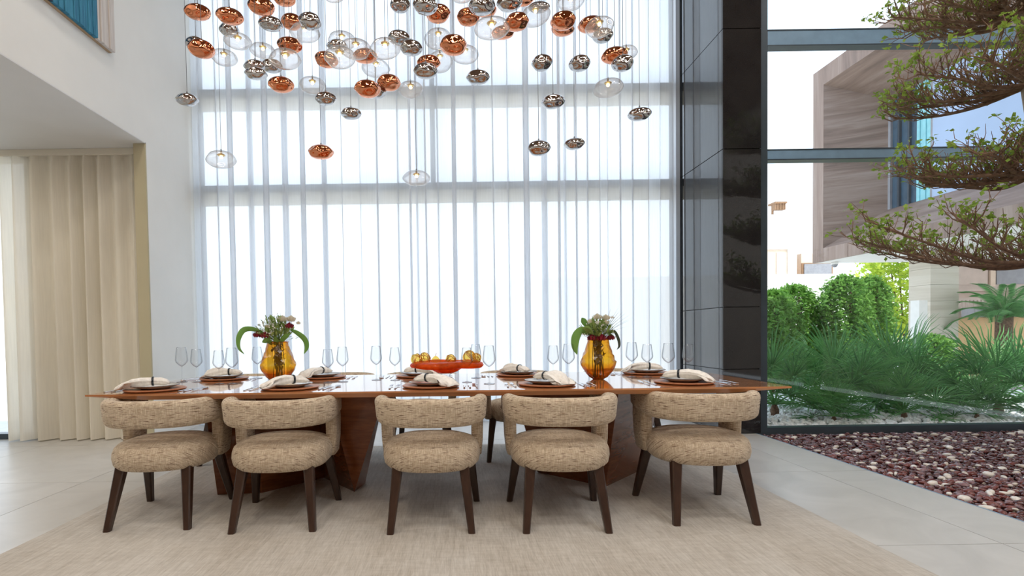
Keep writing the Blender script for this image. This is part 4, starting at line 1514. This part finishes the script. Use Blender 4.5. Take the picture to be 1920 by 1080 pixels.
# ------------------------------------------------------------------ pebble bed
pb = struct(box('pebble_bed', BX, 7.0, -5.5, 5.40, -0.10, -0.075, M['stone_bed']), 'bed of polished maroon and cream pebbles along the window', 'pebble bed')
bm = bmesh.new()
bmesh.ops.create_icosphere(bm, subdivisions=2, radius=0.5)
icoV = np.array([v.co[:] for v in bm.verts])
icoF = np.array([[v.index for v in f.verts] for f in bm.faces])
bm.free()
def pebble_shape(seed):
    rs = np.random.RandomState(seed)
    v = icoV.copy()
    for k in range(4):
        d = rs.normal(size=3)
        d /= np.linalg.norm(d)
        v *= (1 + 0.16 * rs.uniform(-1, 1) * np.sin(2.2 * (v @ d) * 2 + rs.uniform(0, 6)))[:, None]
    return v * np.array([1.0, rs.uniform(0.62, 0.85), rs.uniform(0.45, 0.66)])
shapes = [pebble_shape(s) for s in range(6)]
rs = np.random.RandomState(3)
pts = []
# packed layers over the part of the bed that can be looked at
sp = 0.034
for layer, (z0, jit) in enumerate(((-0.045, 0.5), (-0.020, 0.6))):
    y = 1.9
    while y < 5.36:
        xmax = min(1.16 * y + 1.3, 6.95)
        x = BX + 0.03
        while x < xmax:
            sz = rs.choice([0.032, 0.039, 0.046, 0.055, 0.068], p=[.22, .32, .26, .14, .06])
            pts.append((x + rs.uniform(-jit, jit) * sp, y + rs.uniform(-jit, jit) * sp, z0 + rs.uniform(-0.008, 0.010), sz))
            x += sp * (1.0 if layer == 0 else 1.12)
        y += sp * (1.0 if layer == 0 else 1.12)
pts = np.array(pts)
pts = pts[(pts[:, 0] > BX + 0.028) & (pts[:, 1] < 5.355)]
mi = rs.choice(3, len(pts), p=[0.64, 0.28, 0.08])
pts[:, 3] *= np.where(mi == 2, 1.18, 1.0)
pts[:, 2] += np.where(mi == 2, 0.004, 0)
dist = np.hypot(pts[:, 0], pts[:, 1]) / np.sqrt(pts[:, 3])
vis = (pts[:, 0] < 1.105 * pts[:, 1]) & (pts[:, 2] > -0.028)
idx = np.where(vis)[0]
big = set(idx[np.argsort(dist[idx])][:298].tolist())
smats = [M['stone_red'], M['stone_mauve'], M['stone_white']]
shape_of = rs.randint(0, 6, len(pts))
stone_me = {}
for i in sorted(big):
    key = (int(shape_of[i]), int(mi[i]))
    if key not in stone_me:
        stone_me[key] = simple_mesh('pebble', shapes[key[0]].tolist(), icoF.tolist(), smats[key[1]])
    o = part('pebble', stone_me[key], pb, tuple(pts[i, :3]), (rs.uniform(-.4, .4), rs.uniform(-.4, .4), rs.uniform(0, 6.28)), (pts[i, 3],) * 3)
Vs, Fs, Ms = [], [], []
base = 0
rest = np.array([i for i in range(len(pts)) if i not in big])
for s in range(6):
    ii = rest[shape_of[rest] == s]
    n = len(ii)
    Rm = rotmats(n, rs, 0.45)
    v = np.einsum('nij,nkj->nki', Rm, shapes[s][None] * pts[ii, 3][:, None, None]) + pts[ii, None, :3]
    f = icoF[None] + (np.arange(n) * len(icoV))[:, None, None] + base
    Vs.append(v.reshape(-1, 3))
    Fs.append(f.reshape(-1, 3))
    Ms.append(np.repeat(mi[ii], len(icoF)))
    base += n * len(icoV)
o = mesh('pebbles', np.concatenate(Vs), np.concatenate(Fs), smats, pb, True, None, np.concatenate(Ms))
o['kind'] = 'stuff'

# ------------------------------------------------------------------ cloud-pruned tree in the pebble bed
def make_tree():
    t = thing('cloud_pruned_tree', 'indoor tree with flat tiers of twiggy boughs growing from the pebbles', 'tree', (4.78, 4.0, -0.075))
    ox, oy, oz = 4.78, 4.0, -0.075
    rs = random.Random(17)
    L = lambda p: (p[0] - ox, p[1] - oy, p[2] - oz)
    trunk = smoothpath([(4.78, 4.0, -0.08), (4.86, 4.02, 0.7), (4.80, 4.0, 1.5), (4.62, 3.98, 2.1), (4.56, 4.0, 2.6), (4.47, 4.0, 3.1), (4.44, 4.0, 3.6), (4.50, 4.0, 4.6)], 6)
    n = len(trunk)
    V, F = tube_data([L(p) for p in trunk], [0.10 - 0.055 * i / (n - 1) for i in range(n)], 10)
    mesh('trunk', V, F, M['pale_bark'], t, True)
    leafbase = [(0, 0, 0), (0.35, 0.5, 0.10), (0, 1.0, 0.0), (-0.35, 0.5, 0.10)]
    # tier: root point, tip of the longest bough, top height of the pad, reach, leaf share
    tiers = [((4.72, 4.0, 1.60), (3.27, 3.95, 1.96), 0.30, 1.0, 'lowest tier of boughs'),
             ((4.56, 4.0, 2.28), (3.56, 3.95, 2.36), 0.36, 1.0, 'second tier of boughs'),
             ((4.48, 4.0, 2.95), (3.48, 3.95, 2.98), 0.36, 1.0, 'third tier of boughs'),
             ((4.44, 4.0, 3.52), (3.42, 3.95, 3.62), 0.36, 1.0, 'topmost tier of boughs')]
    for ti, (root, tip, top, reach, lab) in enumerate(tiers):
        root, tip = Vector(root), Vector(tip)
        reach = (tip - root).length
        V, F = [], []
        TV, TF = [], []
        tipsP, tipsD, tipsW = [], [], []
        az0 = math.atan2(tip.y - root.y, tip.x - root.x)
        for b in range(7):
            da = (b - 3) * 0.34 + rs.uniform(-.1, .1)
            ln = reach * (1.0 if b == 3 else rs.uniform(0.62, 0.95) * (1 - 0.10 * abs(b - 3) / 3))
            az = az0 + da
            d = Vector((math.cos(az), math.sin(az), 0))
            up = (tip.z - root.z) * ln / reach
            side = Vector((-d.y, d.x, 0))
            ctrl = [root, root + d * ln * 0.33 + Vector((0, 0, -0.05 + up * 0.1 + rs.uniform(-.03, .03))) + side * rs.uniform(-.05, .05),
                    root + d * ln * 0.68 + Vector((0, 0, up * 0.40 - 0.04 + rs.uniform(-.03, .03))) + side * rs.uniform(-.06, .06), root + d * ln + Vector((0, 0, up * rs.uniform(0.7, 1.0)))]
            bp = smoothpath(ctrl, 6)
            m = len(bp)
            tube_data([L(p) for p in bp], [0.021 * (1 - 0.8 * i / (m - 1)) for i in range(m)], 6, V, F)
            for i in range(3, m):
                f = i / (m - 1)
                for q in range(2):
                    p = bp[i].lerp(bp[i - 1], rs.random())
                    sgn = -1 if q % 2 else 1
                    dd = (d * rs.uniform(0.35, 1.0) + side * sgn * rs.uniform(0.3, 1.0) + Vector((0, 0, rs.uniform(0.0, 1.0)))).normalized()
                    l2 = rs.uniform(0.16, 0.34) * (1.05 - 0.35 * f)
                    p1 = p + dd * l2 * 0.5 + Vector((rs.uniform(-.02, .02), rs.uniform(-.02, .02), rs.uniform(-.03, .01)))
                    p2 = p1 + (dd + Vector((0, 0, 0.45))).normalized() * l2 * 0.5
                    tube_data([L(p), L(p1), L(p2)], [0.0055, 0.004, 0.003], 4, TV, TF, False)
                    for u in range(5):
                        s0 = p.lerp(p1, rs.random()) if u < 2 else p1.lerp(p2, rs.random())
                        ud = (dd * 0.6 + Vector((rs.uniform(-.9, .9), rs.uniform(-.9, .9), rs.uniform(0.0, 1.2)))).normalized()
                        l3 = rs.uniform(0.05, 0.13)
                        s1 = s0 + ud * l3 * 0.5 + Vector((rs.uniform(-.012, .012), rs.uniform(-.012, .012), 0))
                        s2 = s1 + (ud + Vector((rs.uniform(-.5, .5), rs.uniform(-.5, .5), rs.uniform(-.1, .6)))).normalized() * l3 * 0.6
                        if s2.z > root.z + up * f + top:
                            s2.z = root.z + up * f + top - rs.uniform(0, 0.04)
                        tube_data([L(s0), L(s1), L(s2)], [0.003, 0.0024, 0.0016], 3, TV, TF, False)
                        hi = (s2.z - root.z) / top
                        pl = 0.20 + 0.50 * max(0, f - 0.55) / 0.45 + 0.40 * max(0, hi - 0.45)
                        if rs.random() < pl:
                            for _ in range(rs.choice((2, 3, 4, 5))):
                                tipsP.append(tuple(Vector(L(s2)) + Vector((rs.uniform(-.02, .02), rs.uniform(-.02, .02), rs.uniform(-.012, .02)))))
        bo = mesh('bough', V, F, M['bonsai_bark'], t, True)
        bo['label'] = lab
        tw = mesh('twigs', TV, TF, M['bonsai_bark'], bo)
        tw['kind'] = 'stuff'
        nl = len(tipsP)
        r2 = np.random.RandomState(50 + ti)
        fo = scatter('foliage', leafbase, [(0, 1, 2, 3)], tipsP, rotmats(nl, r2), r2.uniform(0.026, 0.050, nl), M['bonsai_leaf'], bo)
        fo['kind'] = 'stuff'
    return t
make_tree()

# ------------------------------------------------------------------ the garden
g = struct(box('ground', -60, 60, 5.52, 120, -0.30, -0.06, M['paving']), 'pale paved ground of the garden and street outside', 'ground')
gs = box('planting_strip', 3.0, 12.0, 5.53, 9.3, -0.06, -0.03, M['soil'], g)
# white marble chips in the planting strip
r3 = np.random.RandomState(9)
n = 7000
cx = r3.uniform(3.2, 9.3, n)
cy = 5.55 + (r3.uniform(0, 1, n) ** 1.3) * 3.2
o = scatter('marble_chips', shapes[2][:], icoF, np.stack([cx, cy, r3.uniform(-0.03, 0.02, n)], 1), rotmats(n, r3), r3.uniform(0.04, 0.085, n), M['chip'])
tagit(o, 'white marble chips covering the ground under the fan palms', 'gravel', None, 'stuff')

# fan palms: fronds of separate folded leaflets
def frond_mesh(seed, nleaf, plen, flen):
    rs = random.Random(seed)
    V, F = [], []
    pet = smoothpath([(0, 0, 0), (0.02, plen * 0.5, 0.03), (0, plen, -0.02)], 4)
    tube_data(pet, [0.010 - 0.004 * i / (len(pet) - 1) for i in range(len(pet))], 5, V, F)
    hub = Vector((0, plen, -0.02))
    for k in range(nleaf):
        a = -1.9 + 3.8 * k / (nleaf - 1) + rs.uniform(-.03, .03)
        d = Vector((math.sin(a), math.cos(a), 0.10 + rs.uniform(-.14, .14)))
        d.normalize()
        l = flen * (0.72 + 0.28 * math.cos(a * 0.75)) * rs.uniform(0.92, 1.05)
        s = Vector((d.y, -d.x, 0)).normalized()
        up = Vector((0, 0, 1))
        b = len(V)
        for f, w, dr in ((0.06, 0.005, 0), (0.45, 0.0085, 0.0), (0.78, 0.0055, -0.04), (1.0, 0.0008, -0.14)):
            c = hub + d * l * f + up * dr * l
            V += [tuple(c - s * w + up * w * 0.5), tuple(c - up * w * 0.3), tuple(c + s * w + up * w * 0.5)]
        for i in range(3):
            for q in (0, 1):
                F.append((b + i * 3 + q, b + i * 3 + q + 1, b + i * 3 + q + 4, b + i * 3 + q + 3))
    return simple_mesh('frond', V, F, M['palm'], False)
FROND = [frond_mesh(s, 30, 0.42, 0.46) for s in range(3)]
tv, tf = lathe_data([(0, 0), (0.06, 0), (0.075, 0.05), (0.07, 0.12), (0.04, 0.18), (0, 0.20)], 9)
PTRUNK = simple_mesh('palm_stump', tv, tf, M['bark'])
def fan_palm(x, y, s, nfr, seed, label):
    rs = random.Random(seed)
    t = thing('fan_palm', label, 'palm', (x, y, -0.03), 0, 'fan palms behind the garden window')
    part('palm_stump', PTRUNK, t, (0, 0, 0), (0, 0, 0), (0.6 * s, 0.6 * s, 0.8 * s))
    nfr += 4
    for k in range(nfr):
        az = 2 * PI * (k * 0.381966) + rs.uniform(-.2, .2)
        el = R_(82 - 90 * ((k + 0.5) / nfr) ** 0.9 + rs.uniform(-6, 6))
        sc = s * rs.uniform(0.85, 1.12)
        o = part('frond', FROND[k % 3], t, (0, 0, 0.15 * s))
        o.rotation_euler = (Matrix.Rotation(az, 3, 'Z') @ Matrix.Rotation(el, 3, 'X') @ Matrix.Rotation(rs.uniform(-.6, .6), 3, 'Y')).to_euler()
        o.scale = (sc, sc, sc)
PALMS = [(4.05, 6.45, 1.15, 12, 'fan palm in the garden, next to the granite column'),
         (4.95, 6.60, 1.18, 13, 'fan palm second from the granite column'),
         (5.95, 6.85, 1.22, 13, 'tallest bushy fan palm before the dark hedge clumps'),
         (6.72, 6.30, 1.16, 15, 'fan palm in front of the pale stone pillar'),
         (7.65, 6.75, 1.05, 12, 'fan palm beyond the pillar, under the tiered tree'),
         (5.38, 6.10, 0.74, 9, 'low fan palm close to the glass, centre of the planting'),
         (4.45, 5.98, 0.62, 8, 'small low fan palm by the glass near the column'),
         (6.15, 6.00, 0.60, 8, 'small spreading fan palm by the glass, right of centre')]
for i, (x, y, s, k, lab) in enumerate(PALMS):
    fan_palm(x, y, s, k, 60 + i, lab)

# hedge clumps of small leaves
leafq = [(0, 0, 0), (0.30, 0.45, 0.06), (0, 1, 0), (-0.30, 0.45, 0.06)]
def leaf_clump(name, label, cat, x, y, hx, hy, z0, z1, n, size, mat, seed, group=None, stems=3, lump=0.16):
    r = np.random.RandomState(seed)
    t = thing(name, label, cat, (x, y, -0.05), 0, group)
    V, F = [], []
    for k in range(stems):
        a = 2 * PI * k / stems + 0.4
        tube_data([(0.1 * math.cos(a), 0.1 * math.sin(a), 0), (0.35 * hx * math.cos(a), 0.35 * hy * math.sin(a), 0.5 * (z0 + z1)), (0.5 * hx * math.cos(a), 0.5 * hy * math.sin(a), z1 * 0.9)], [0.03, 0.022, 0.010], 6, V, F)
    st = mesh('stems', V, F, M['bark'], t, True)
    st['kind'] = 'stuff'
    th = r.uniform(0, 2 * PI, n)
    u = r.uniform(-1, 1, n)
    rad = r.uniform(0.15, 1, n) ** 0.35
    bumps = 1 + lump * np.sin(5 * th + seed) * np.cos(6 * u + seed) + lump * 0.7 * np.sin(11 * th + 3 * u)
    e = (1 - np.abs(u) ** 3.2) ** 0.5
    P = np.stack([hx * rad * bumps * e * np.cos(th), hy * rad * bumps * e * np.sin(th), (z0 + z1) / 2 + (z1 - z0) / 2 * u * (0.75 + 0.25 * bumps)], 1)
    f = scatter('foliage', leafq, [(0, 1, 2, 3)], P, rotmats(n, r), r.uniform(0.6, 1.2, n) * size, mat, t)
    f['kind'] = 'stuff'
    return t
HG = 'hedge clumps in the garden'
leaf_clump('hedge_shrub', 'green hedge clump nearest the granite column', 'shrub', 5.55, 9.0, 0.47, 0.40, 0.1, 1.80, 11000, 0.070, M['hedge'], 1, HG)
leaf_clump('hedge_shrub', 'second green hedge clump from the granite column, set slightly back', 'shrub', 6.15, 9.25, 0.44, 0.38, 0.1, 1.90, 10500, 0.070, M['hedge'], 2, HG)
leaf_clump('hedge_shrub', 'tall wide hedge clump in the middle of the hedge', 'shrub', 6.75, 8.85, 0.42, 0.38, 0.1, 2.0, 12500, 0.070, M['hedge'], 3, HG)
leaf_clump('hedge_shrub', 'dark columnar hedge clump at the right end', 'shrub', 7.38, 9.05, 0.32, 0.34, 0.1, 2.0, 11000, 0.066, M['hedge'], 4, HG)
leaf_clump('hedge_shrub', 'low green shrub between hedge and stone pillar', 'shrub', 7.62, 8.2, 0.36, 0.34, 0.0, 1.0, 6000, 0.068, M['hedge'], 6, HG)
leaf_clump('garden_tree', 'bright yellow green sunlit tree behind the hedge', 'tree', 14.4, 16.2, 1.25, 1.1, 0.9, 4.0, 7500, 0.17, M['bright_leaf'], 5, None, 4, 0.25)

# low white garden wall and gate post
tagit(box('garden_wall', -20.0, 15.5, 19.5, 19.7, -0.06, 3.15, M['white_out'], None, 0.01), 'long white garden boundary wall behind the hedge', 'wall')
bpy.data.objects['garden_wall']['kind'] = 'structure'
tagit(box('gate_post', 9.28, 9.45, 10.2, 10.4, -0.06, 1.62, M['white_out'], None, 0.008), 'white gate post left of the pale stone pillar', 'post')

# neighbours' houses far behind
h = thing('beige_house', 'sunlit beige house beyond the white garden wall', 'house', (17.0, 26.0, -0.06))
box('wall', -1.9, 0.35, 0, 6, 0, 5.15, M['beige_out'], h)
box('pilaster', -0.05, 0.36, -0.12, 0, 0, 5.6, M['white_out'], h)
box('parapet', -1.95, 0.40, -0.05, 6.05, 5.15, 5.32, M['white_out'], h)
for k in range(3):
    box('wall_panel', -1.85 + 0.62 * k, -1.85 + 0.62 * k + 0.58, -0.03, 0, 0.3, 5.0, M['beige_out'], h)
h2 = thing('timber_house', 'house with brown cladding and grey shutters left of the villa', 'house', (18.6, 26.5, -0.06))
box('wall', -0.6, 4.6, 0, 5, 0, 2.9, M['beige_out'], h2)
box('cladding', -0.6, 1.0, -0.05, 0, 2.9, 4.5, M['brown_out'], h2)
box('upper_wall', -0.6, 1.0, 0, 5, 2.9, 5.0, M['beige_out'], h2)
box('dark_window', -0.5, 0.9, -0.10, -0.051, 3.75, 4.45, M['grey_out'], h2)
for k in range(6):
    box('shutter_slat', -0.45 + 0.22 * k, -0.45 + 0.22 * k + 0.19, -0.06, -0.001, 1.6, 2.85, M['grey_out'], h2)
box('doorway', 2.15, 2.75, -0.04, -0.001, 0, 2.7, M['dark_out'], h2)
for k in range(3):
    box('column', 2.9 + 0.55 * k, 3.05 + 0.55 * k, -0.1, -0.001, 0, 2.9, M['white_out'], h2)
h3 = thing('roof_pavilion', 'small brown slatted roof canopy on a far rooftop', 'canopy', (22.2, 35.0, -0.06))
box('tower', -0.45, 1.6, 0, 3, 0, 8.9, M['white_out'], h3)
for k in range(7):
    box('canopy_slat', -0.42 + 0.105 * k, -0.42 + 0.105 * k + 0.07, -0.35, -0.001, 9.15, 9.55, M['brown_out'], h3)
box('canopy_top', -0.45, 0.35, -0.4, 0.4, 9.55, 9.68, M['brown_out'], h3)
box('canopy_post', -0.40, -0.30, 0, 0.12, 8.9, 9.55, M['brown_out'], h3)

# ------------------------------------------------------------------ the villa next door: stone box on a pillar
v = thing('villa', 'modern villa with cantilevered brown stone box window and pale pillar', 'villa', (8.5, 6.5, -0.06))
def VP(x, y, z):
    return (x - 8.5, y - 6.5, z + 0.06)
XF, XW = 8.5, 9.55
Y0, Y1, ZB, ZT = 6.6, 12.12, 2.62, 7.02
iy0, iy1, iz0, iz1 = 7.2, 11.78, 2.92, 6.62
wy0, wy1, wz0, wz1 = 7.9, 11.28, 3.66, 6.05
def quad(name, pts, off, mat):
    return prism(name, [VP(*p) for p in pts], off, mat, v)
quad('stone_fascia', [(XF, iy1, ZB), (XF, Y1, ZB), (XF, Y1, ZT), (XF, iy1, ZT)], (0.06, 0, 0), M['trav_v'])
quad('stone_fascia', [(XF, Y0, iz1), (XF, iy1, iz1), (XF, iy1, ZT), (XF, Y0, ZT)], (0.06, 0, 0), M['trav_v'])
npan = 7
for k in range(npan):
    a, b = Y0 + (iy1 - Y0) * k / npan, Y0 + (iy1 - Y0) * (k + 1) / npan
    quad('stone_panel', [(XF, a + 0.006, ZB), (XF, b - 0.006, ZB), (XF, b - 0.006, iz0), (XF, a + 0.006, iz0)], (0.06, 0, 0), M['trav_v'])
quad('reveal_side', [(XF + 0.003, iy1, iz0), (XF + 0.003, iy1, iz1), (XW, wy1, wz1), (XW, wy1, wz0)], (0, 0.06, 0), M['trav_h'])
quad('reveal_top', [(XF + 0.003, iy0, iz1), (XF + 0.003, iy1, iz1), (XW, wy1, wz1), (XW, wy0, wz1)], (0, 0, 0.06), M['trav_d'])
quad('reveal_sill', [(XF + 0.003, iy0, iz0), (XF + 0.003, iy1, iz0), (XW, wy1, wz0), (XW, wy0, wz0)], (0, 0, -0.06), M['trav_d'])
quad('reveal_end', [(XF + 0.003, iy0, iz0), (XF + 0.003, iy0, iz1), (XW, wy0, wz1), (XW, wy0, wz0)], (0, -0.06, 0), M['trav_h'])
quad('soffit', [(XF + 0.06, Y0, ZB), (XF + 0.06, Y1, ZB), (15.0, Y1, ZB), (15.0, Y0, ZB)], (0, 0, 0.05), M['white_out'])
quad('side_cladding', [(XF + 0.06, Y1 - 0.05, ZB + 0.05), (15.0, Y1 - 0.05, ZB + 0.05), (15.0, Y1 - 0.05, ZT), (XF + 0.06, Y1 - 0.05, ZT)], (0, 0.05, 0), M['trav_h'])
quad('roof_slab', [(XF + 0.06, Y0, ZT - 0.05), (XF + 0.06, Y1, ZT - 0.05), (15, Y1, ZT - 0.05), (15, Y0, ZT - 0.05)], (0, 0, 0.05), M['trav_h'])
# window at the bottom of the recess
quad('window_frame', [(XW, wy1 - 0.06, wz0), (XW, wy1, wz0), (XW, wy1, wz1), (XW, wy1 - 0.06, wz1)], (0.06, 0, 0), M['grey_out'])
for yy in (11.02, 10.78):
    quad('window_mullion', [(XW, yy - 0.02, wz0), (XW, yy + 0.02, wz0), (XW, yy + 0.02, wz1), (XW, yy - 0.02, wz1)], (0.05, 0, 0), M['frame'])
quad('window_pane', [(XW + 0.05, 10.62, wz0), (XW + 0.05, wy1 - 0.06, wz0), (XW + 0.05, wy1 - 0.06, wz1), (XW + 0.05, 10.62, wz1)], (0.02, 0, 0), M['villa_glass'])
for k in range(5):
    a = 10.29 + 0.066 * k
    quad('teal_drape', [(XW + 0.03, a, wz0), (XW + 0.03 + 0.02 * (k % 2), a + 0.066, wz0), (XW + 0.03 + 0.02 * (k % 2), a + 0.066, wz1), (XW + 0.03, a, wz1)], (0.02, 0, 0), M['teal'])
quad('window_frame', [(XW, 10.24, wz0), (XW, 10.285, wz0), (XW, 10.285, wz1), (XW, 10.24, wz1)], (0.05, 0, 0), M['grey_out'])
quad('blue_panel', [(XW, wy0, wz0), (XW, 10.24, wz0), (XW, 10.24, wz1), (XW, wy0, wz1)], (0.06, 0, 0), M['bluewall'])
# pale stone pillar in courses
px0, px1 = 9.78, 10.36
for k in range(8):
    a = -0.06 + 2.68 * k / 8
    o = box('pillar_course', px0 - 8.5, px1 - 8.5, 10.5 - 6.5, 11.0 - 6.5, a + 0.06 + 0.002, a + 2.68 / 8 + 0.058, M['trav_light'], v)
# rear ground floor wall in the shade of the box
quad('rear_wall', [(12.15, 12.6, 2.0), (16, 12.6, 2.0), (16, 12.6, 3.1), (12.15, 12.6, 3.1)], (0, 0.15, 0), M['pink_out'])
for k in range(2):
    quad('wall_panel', [(12.2 + 1.12 * k, 12.59, 2.1), (13.1 + 1.12 * k, 12.59, 2.1), (13.1 + 1.12 * k, 12.59, 3.0), (12.2 + 1.12 * k, 12.59, 3.0)], (0, -0.03, 0), M['pink_out'] if k == 0 else M['grey_out'])
quad('wall_strip', [(13.14, 12.59, 2.05), (13.26, 12.59, 2.05), (13.26, 12.59, 3.0), (13.14, 12.59, 3.0)], (0, -0.06, 0), M['beige_out'])
quad('ledge', [(12.15, 12.55, 1.94), (16, 12.55, 1.94), (16, 12.55, 2.0), (12.15, 12.55, 2.0)], (0, 0.2, 0), M['pink_out'])
quad('lower_wall', [(12.15, 12.7, -0.06), (16, 12.7, -0.06), (16, 12.7, 1.94), (12.15, 12.7, 1.94)], (0, 0.15, 0), M['pink_out'])

tw = tagit(box('reflected_wall', 11.2, 15.5, 11.6, 11.75, -0.06, 1.28, M['tan_out'], None, 0.01), 'low tan wall standing in for a reflection right of the stone pillar', 'wall')  # wall, fence and beam modelled in place of a reflection in the villa glass
fn = thing('reflected_fence', 'slatted fence on the low tan wall, standing in for a reflection', 'fence', (11.2, 11.66, 1.28))
bm = bmesh.new()
for k in range(46):
    vs = [bm.verts.new(q) for q in boxv(0.02 + 0.088 * k, 0.075 + 0.088 * k, -0.02, 0.02, 0.0, 0.44)]
    for f in BOXF:
        bm.faces.new([vs[i] for i in f])
me = bpy.data.meshes.new('slats')
bm.to_mesh(me)
bm.free()
me.materials.append(M['pink_out'])
part('slats', me, fn)['kind'] = 'stuff'
box('rail', 0, 4.06, -0.03, 0.03, 0.40, 0.44, M['pink_out'], fn)
box('rail', 0, 4.06, -0.03, 0.03, 0.02, 0.08, M['pink_out'], fn)
tagit(box('reflected_beam', 11.4, 15.5, 11.2, 11.5, 1.29, 1.50, M['grey_out'], None, 0.02), 'dark horizontal beam before the slatted fence, standing in for a reflection', 'beam')
tagit(box('beam_post', 14.9, 15.05, 11.25, 11.45, -0.06, 1.29, M['grey_out'], None, 0.01), 'dark post carrying the horizontal beam', 'post')
# palm tree modelled in place of its reflection in the villa glass
pt = thing('reflected_palm', 'shaded palm tree standing in for a reflection beyond the stone pillar', 'palm tree', (10.62, 9.9, -0.06))
V, F = tube_data(smoothpath([(0, 0, 0), (0.02, 0, 0.7), (0.03, 0, 1.35)], 5), 0.13, 10)
mesh('trunk', V, F, M['bark'], pt, True)
def plume(seed, ln):
    rs = random.Random(seed)
    sp_ = smoothpath([(0, 0, 0), (0, ln * 0.4, 0.16 * ln), (0, ln * 0.8, 0.08 * ln), (0, ln, -0.08 * ln)], 5)
    V, F = [], []
    tube_data(sp_, [0.014 * (1 - 0.8 * i / (len(sp_) - 1)) for i in range(len(sp_))], 4, V, F)
    for i in range(2, len(sp_)):
        for q in range(3):
            c = sp_[i].lerp(sp_[i - 1], q / 3)
            for s in (-1, 1):
                l = ln * 0.32 * (1 - 0.55 * (i / len(sp_)))
                e = c + Vector((s * l * 0.8, l * 0.55, -l * 0.25))
                b = len(V)
                V += [tuple(c), tuple(c.lerp(e, 0.5) + Vector((0, 0.012, 0.01))), tuple(e), tuple(c.lerp(e, 0.5) - Vector((0, 0.012, -0.01)))]
                F.append((b, b + 1, b + 2, b + 3))
    return simple_mesh('frond', V, F, M['palm'], False)
PL = [plume(1, 0.82), plume(2, 0.75)]
for k in range(18):
    o = part('frond', PL[k % 2], pt, (0.03, 0, 1.35))
    o.rotation_euler = (Matrix.Rotation(k * 2.4, 3, 'Z') @ Matrix.Rotation(R_(55 - 4.2 * k), 3, 'X')).to_euler()
# security camera under the corner of the stone box
sc_ = thing('security_camera', 'small white dome camera under the corner of the stone box', 'camera', (8.86, 11.9, 2.56))
lathe('mount', [(0, 0.06), (0.07, 0.06), (0.075, 0.02), (0.07, 0.0), (0, 0.0)], M['white_out'], sc_, 16)
lathe('dome', [(0.062, 0.0), (0.055, -0.035), (0.03, -0.065), (0, -0.072)], M['grey_out'], sc_, 16)
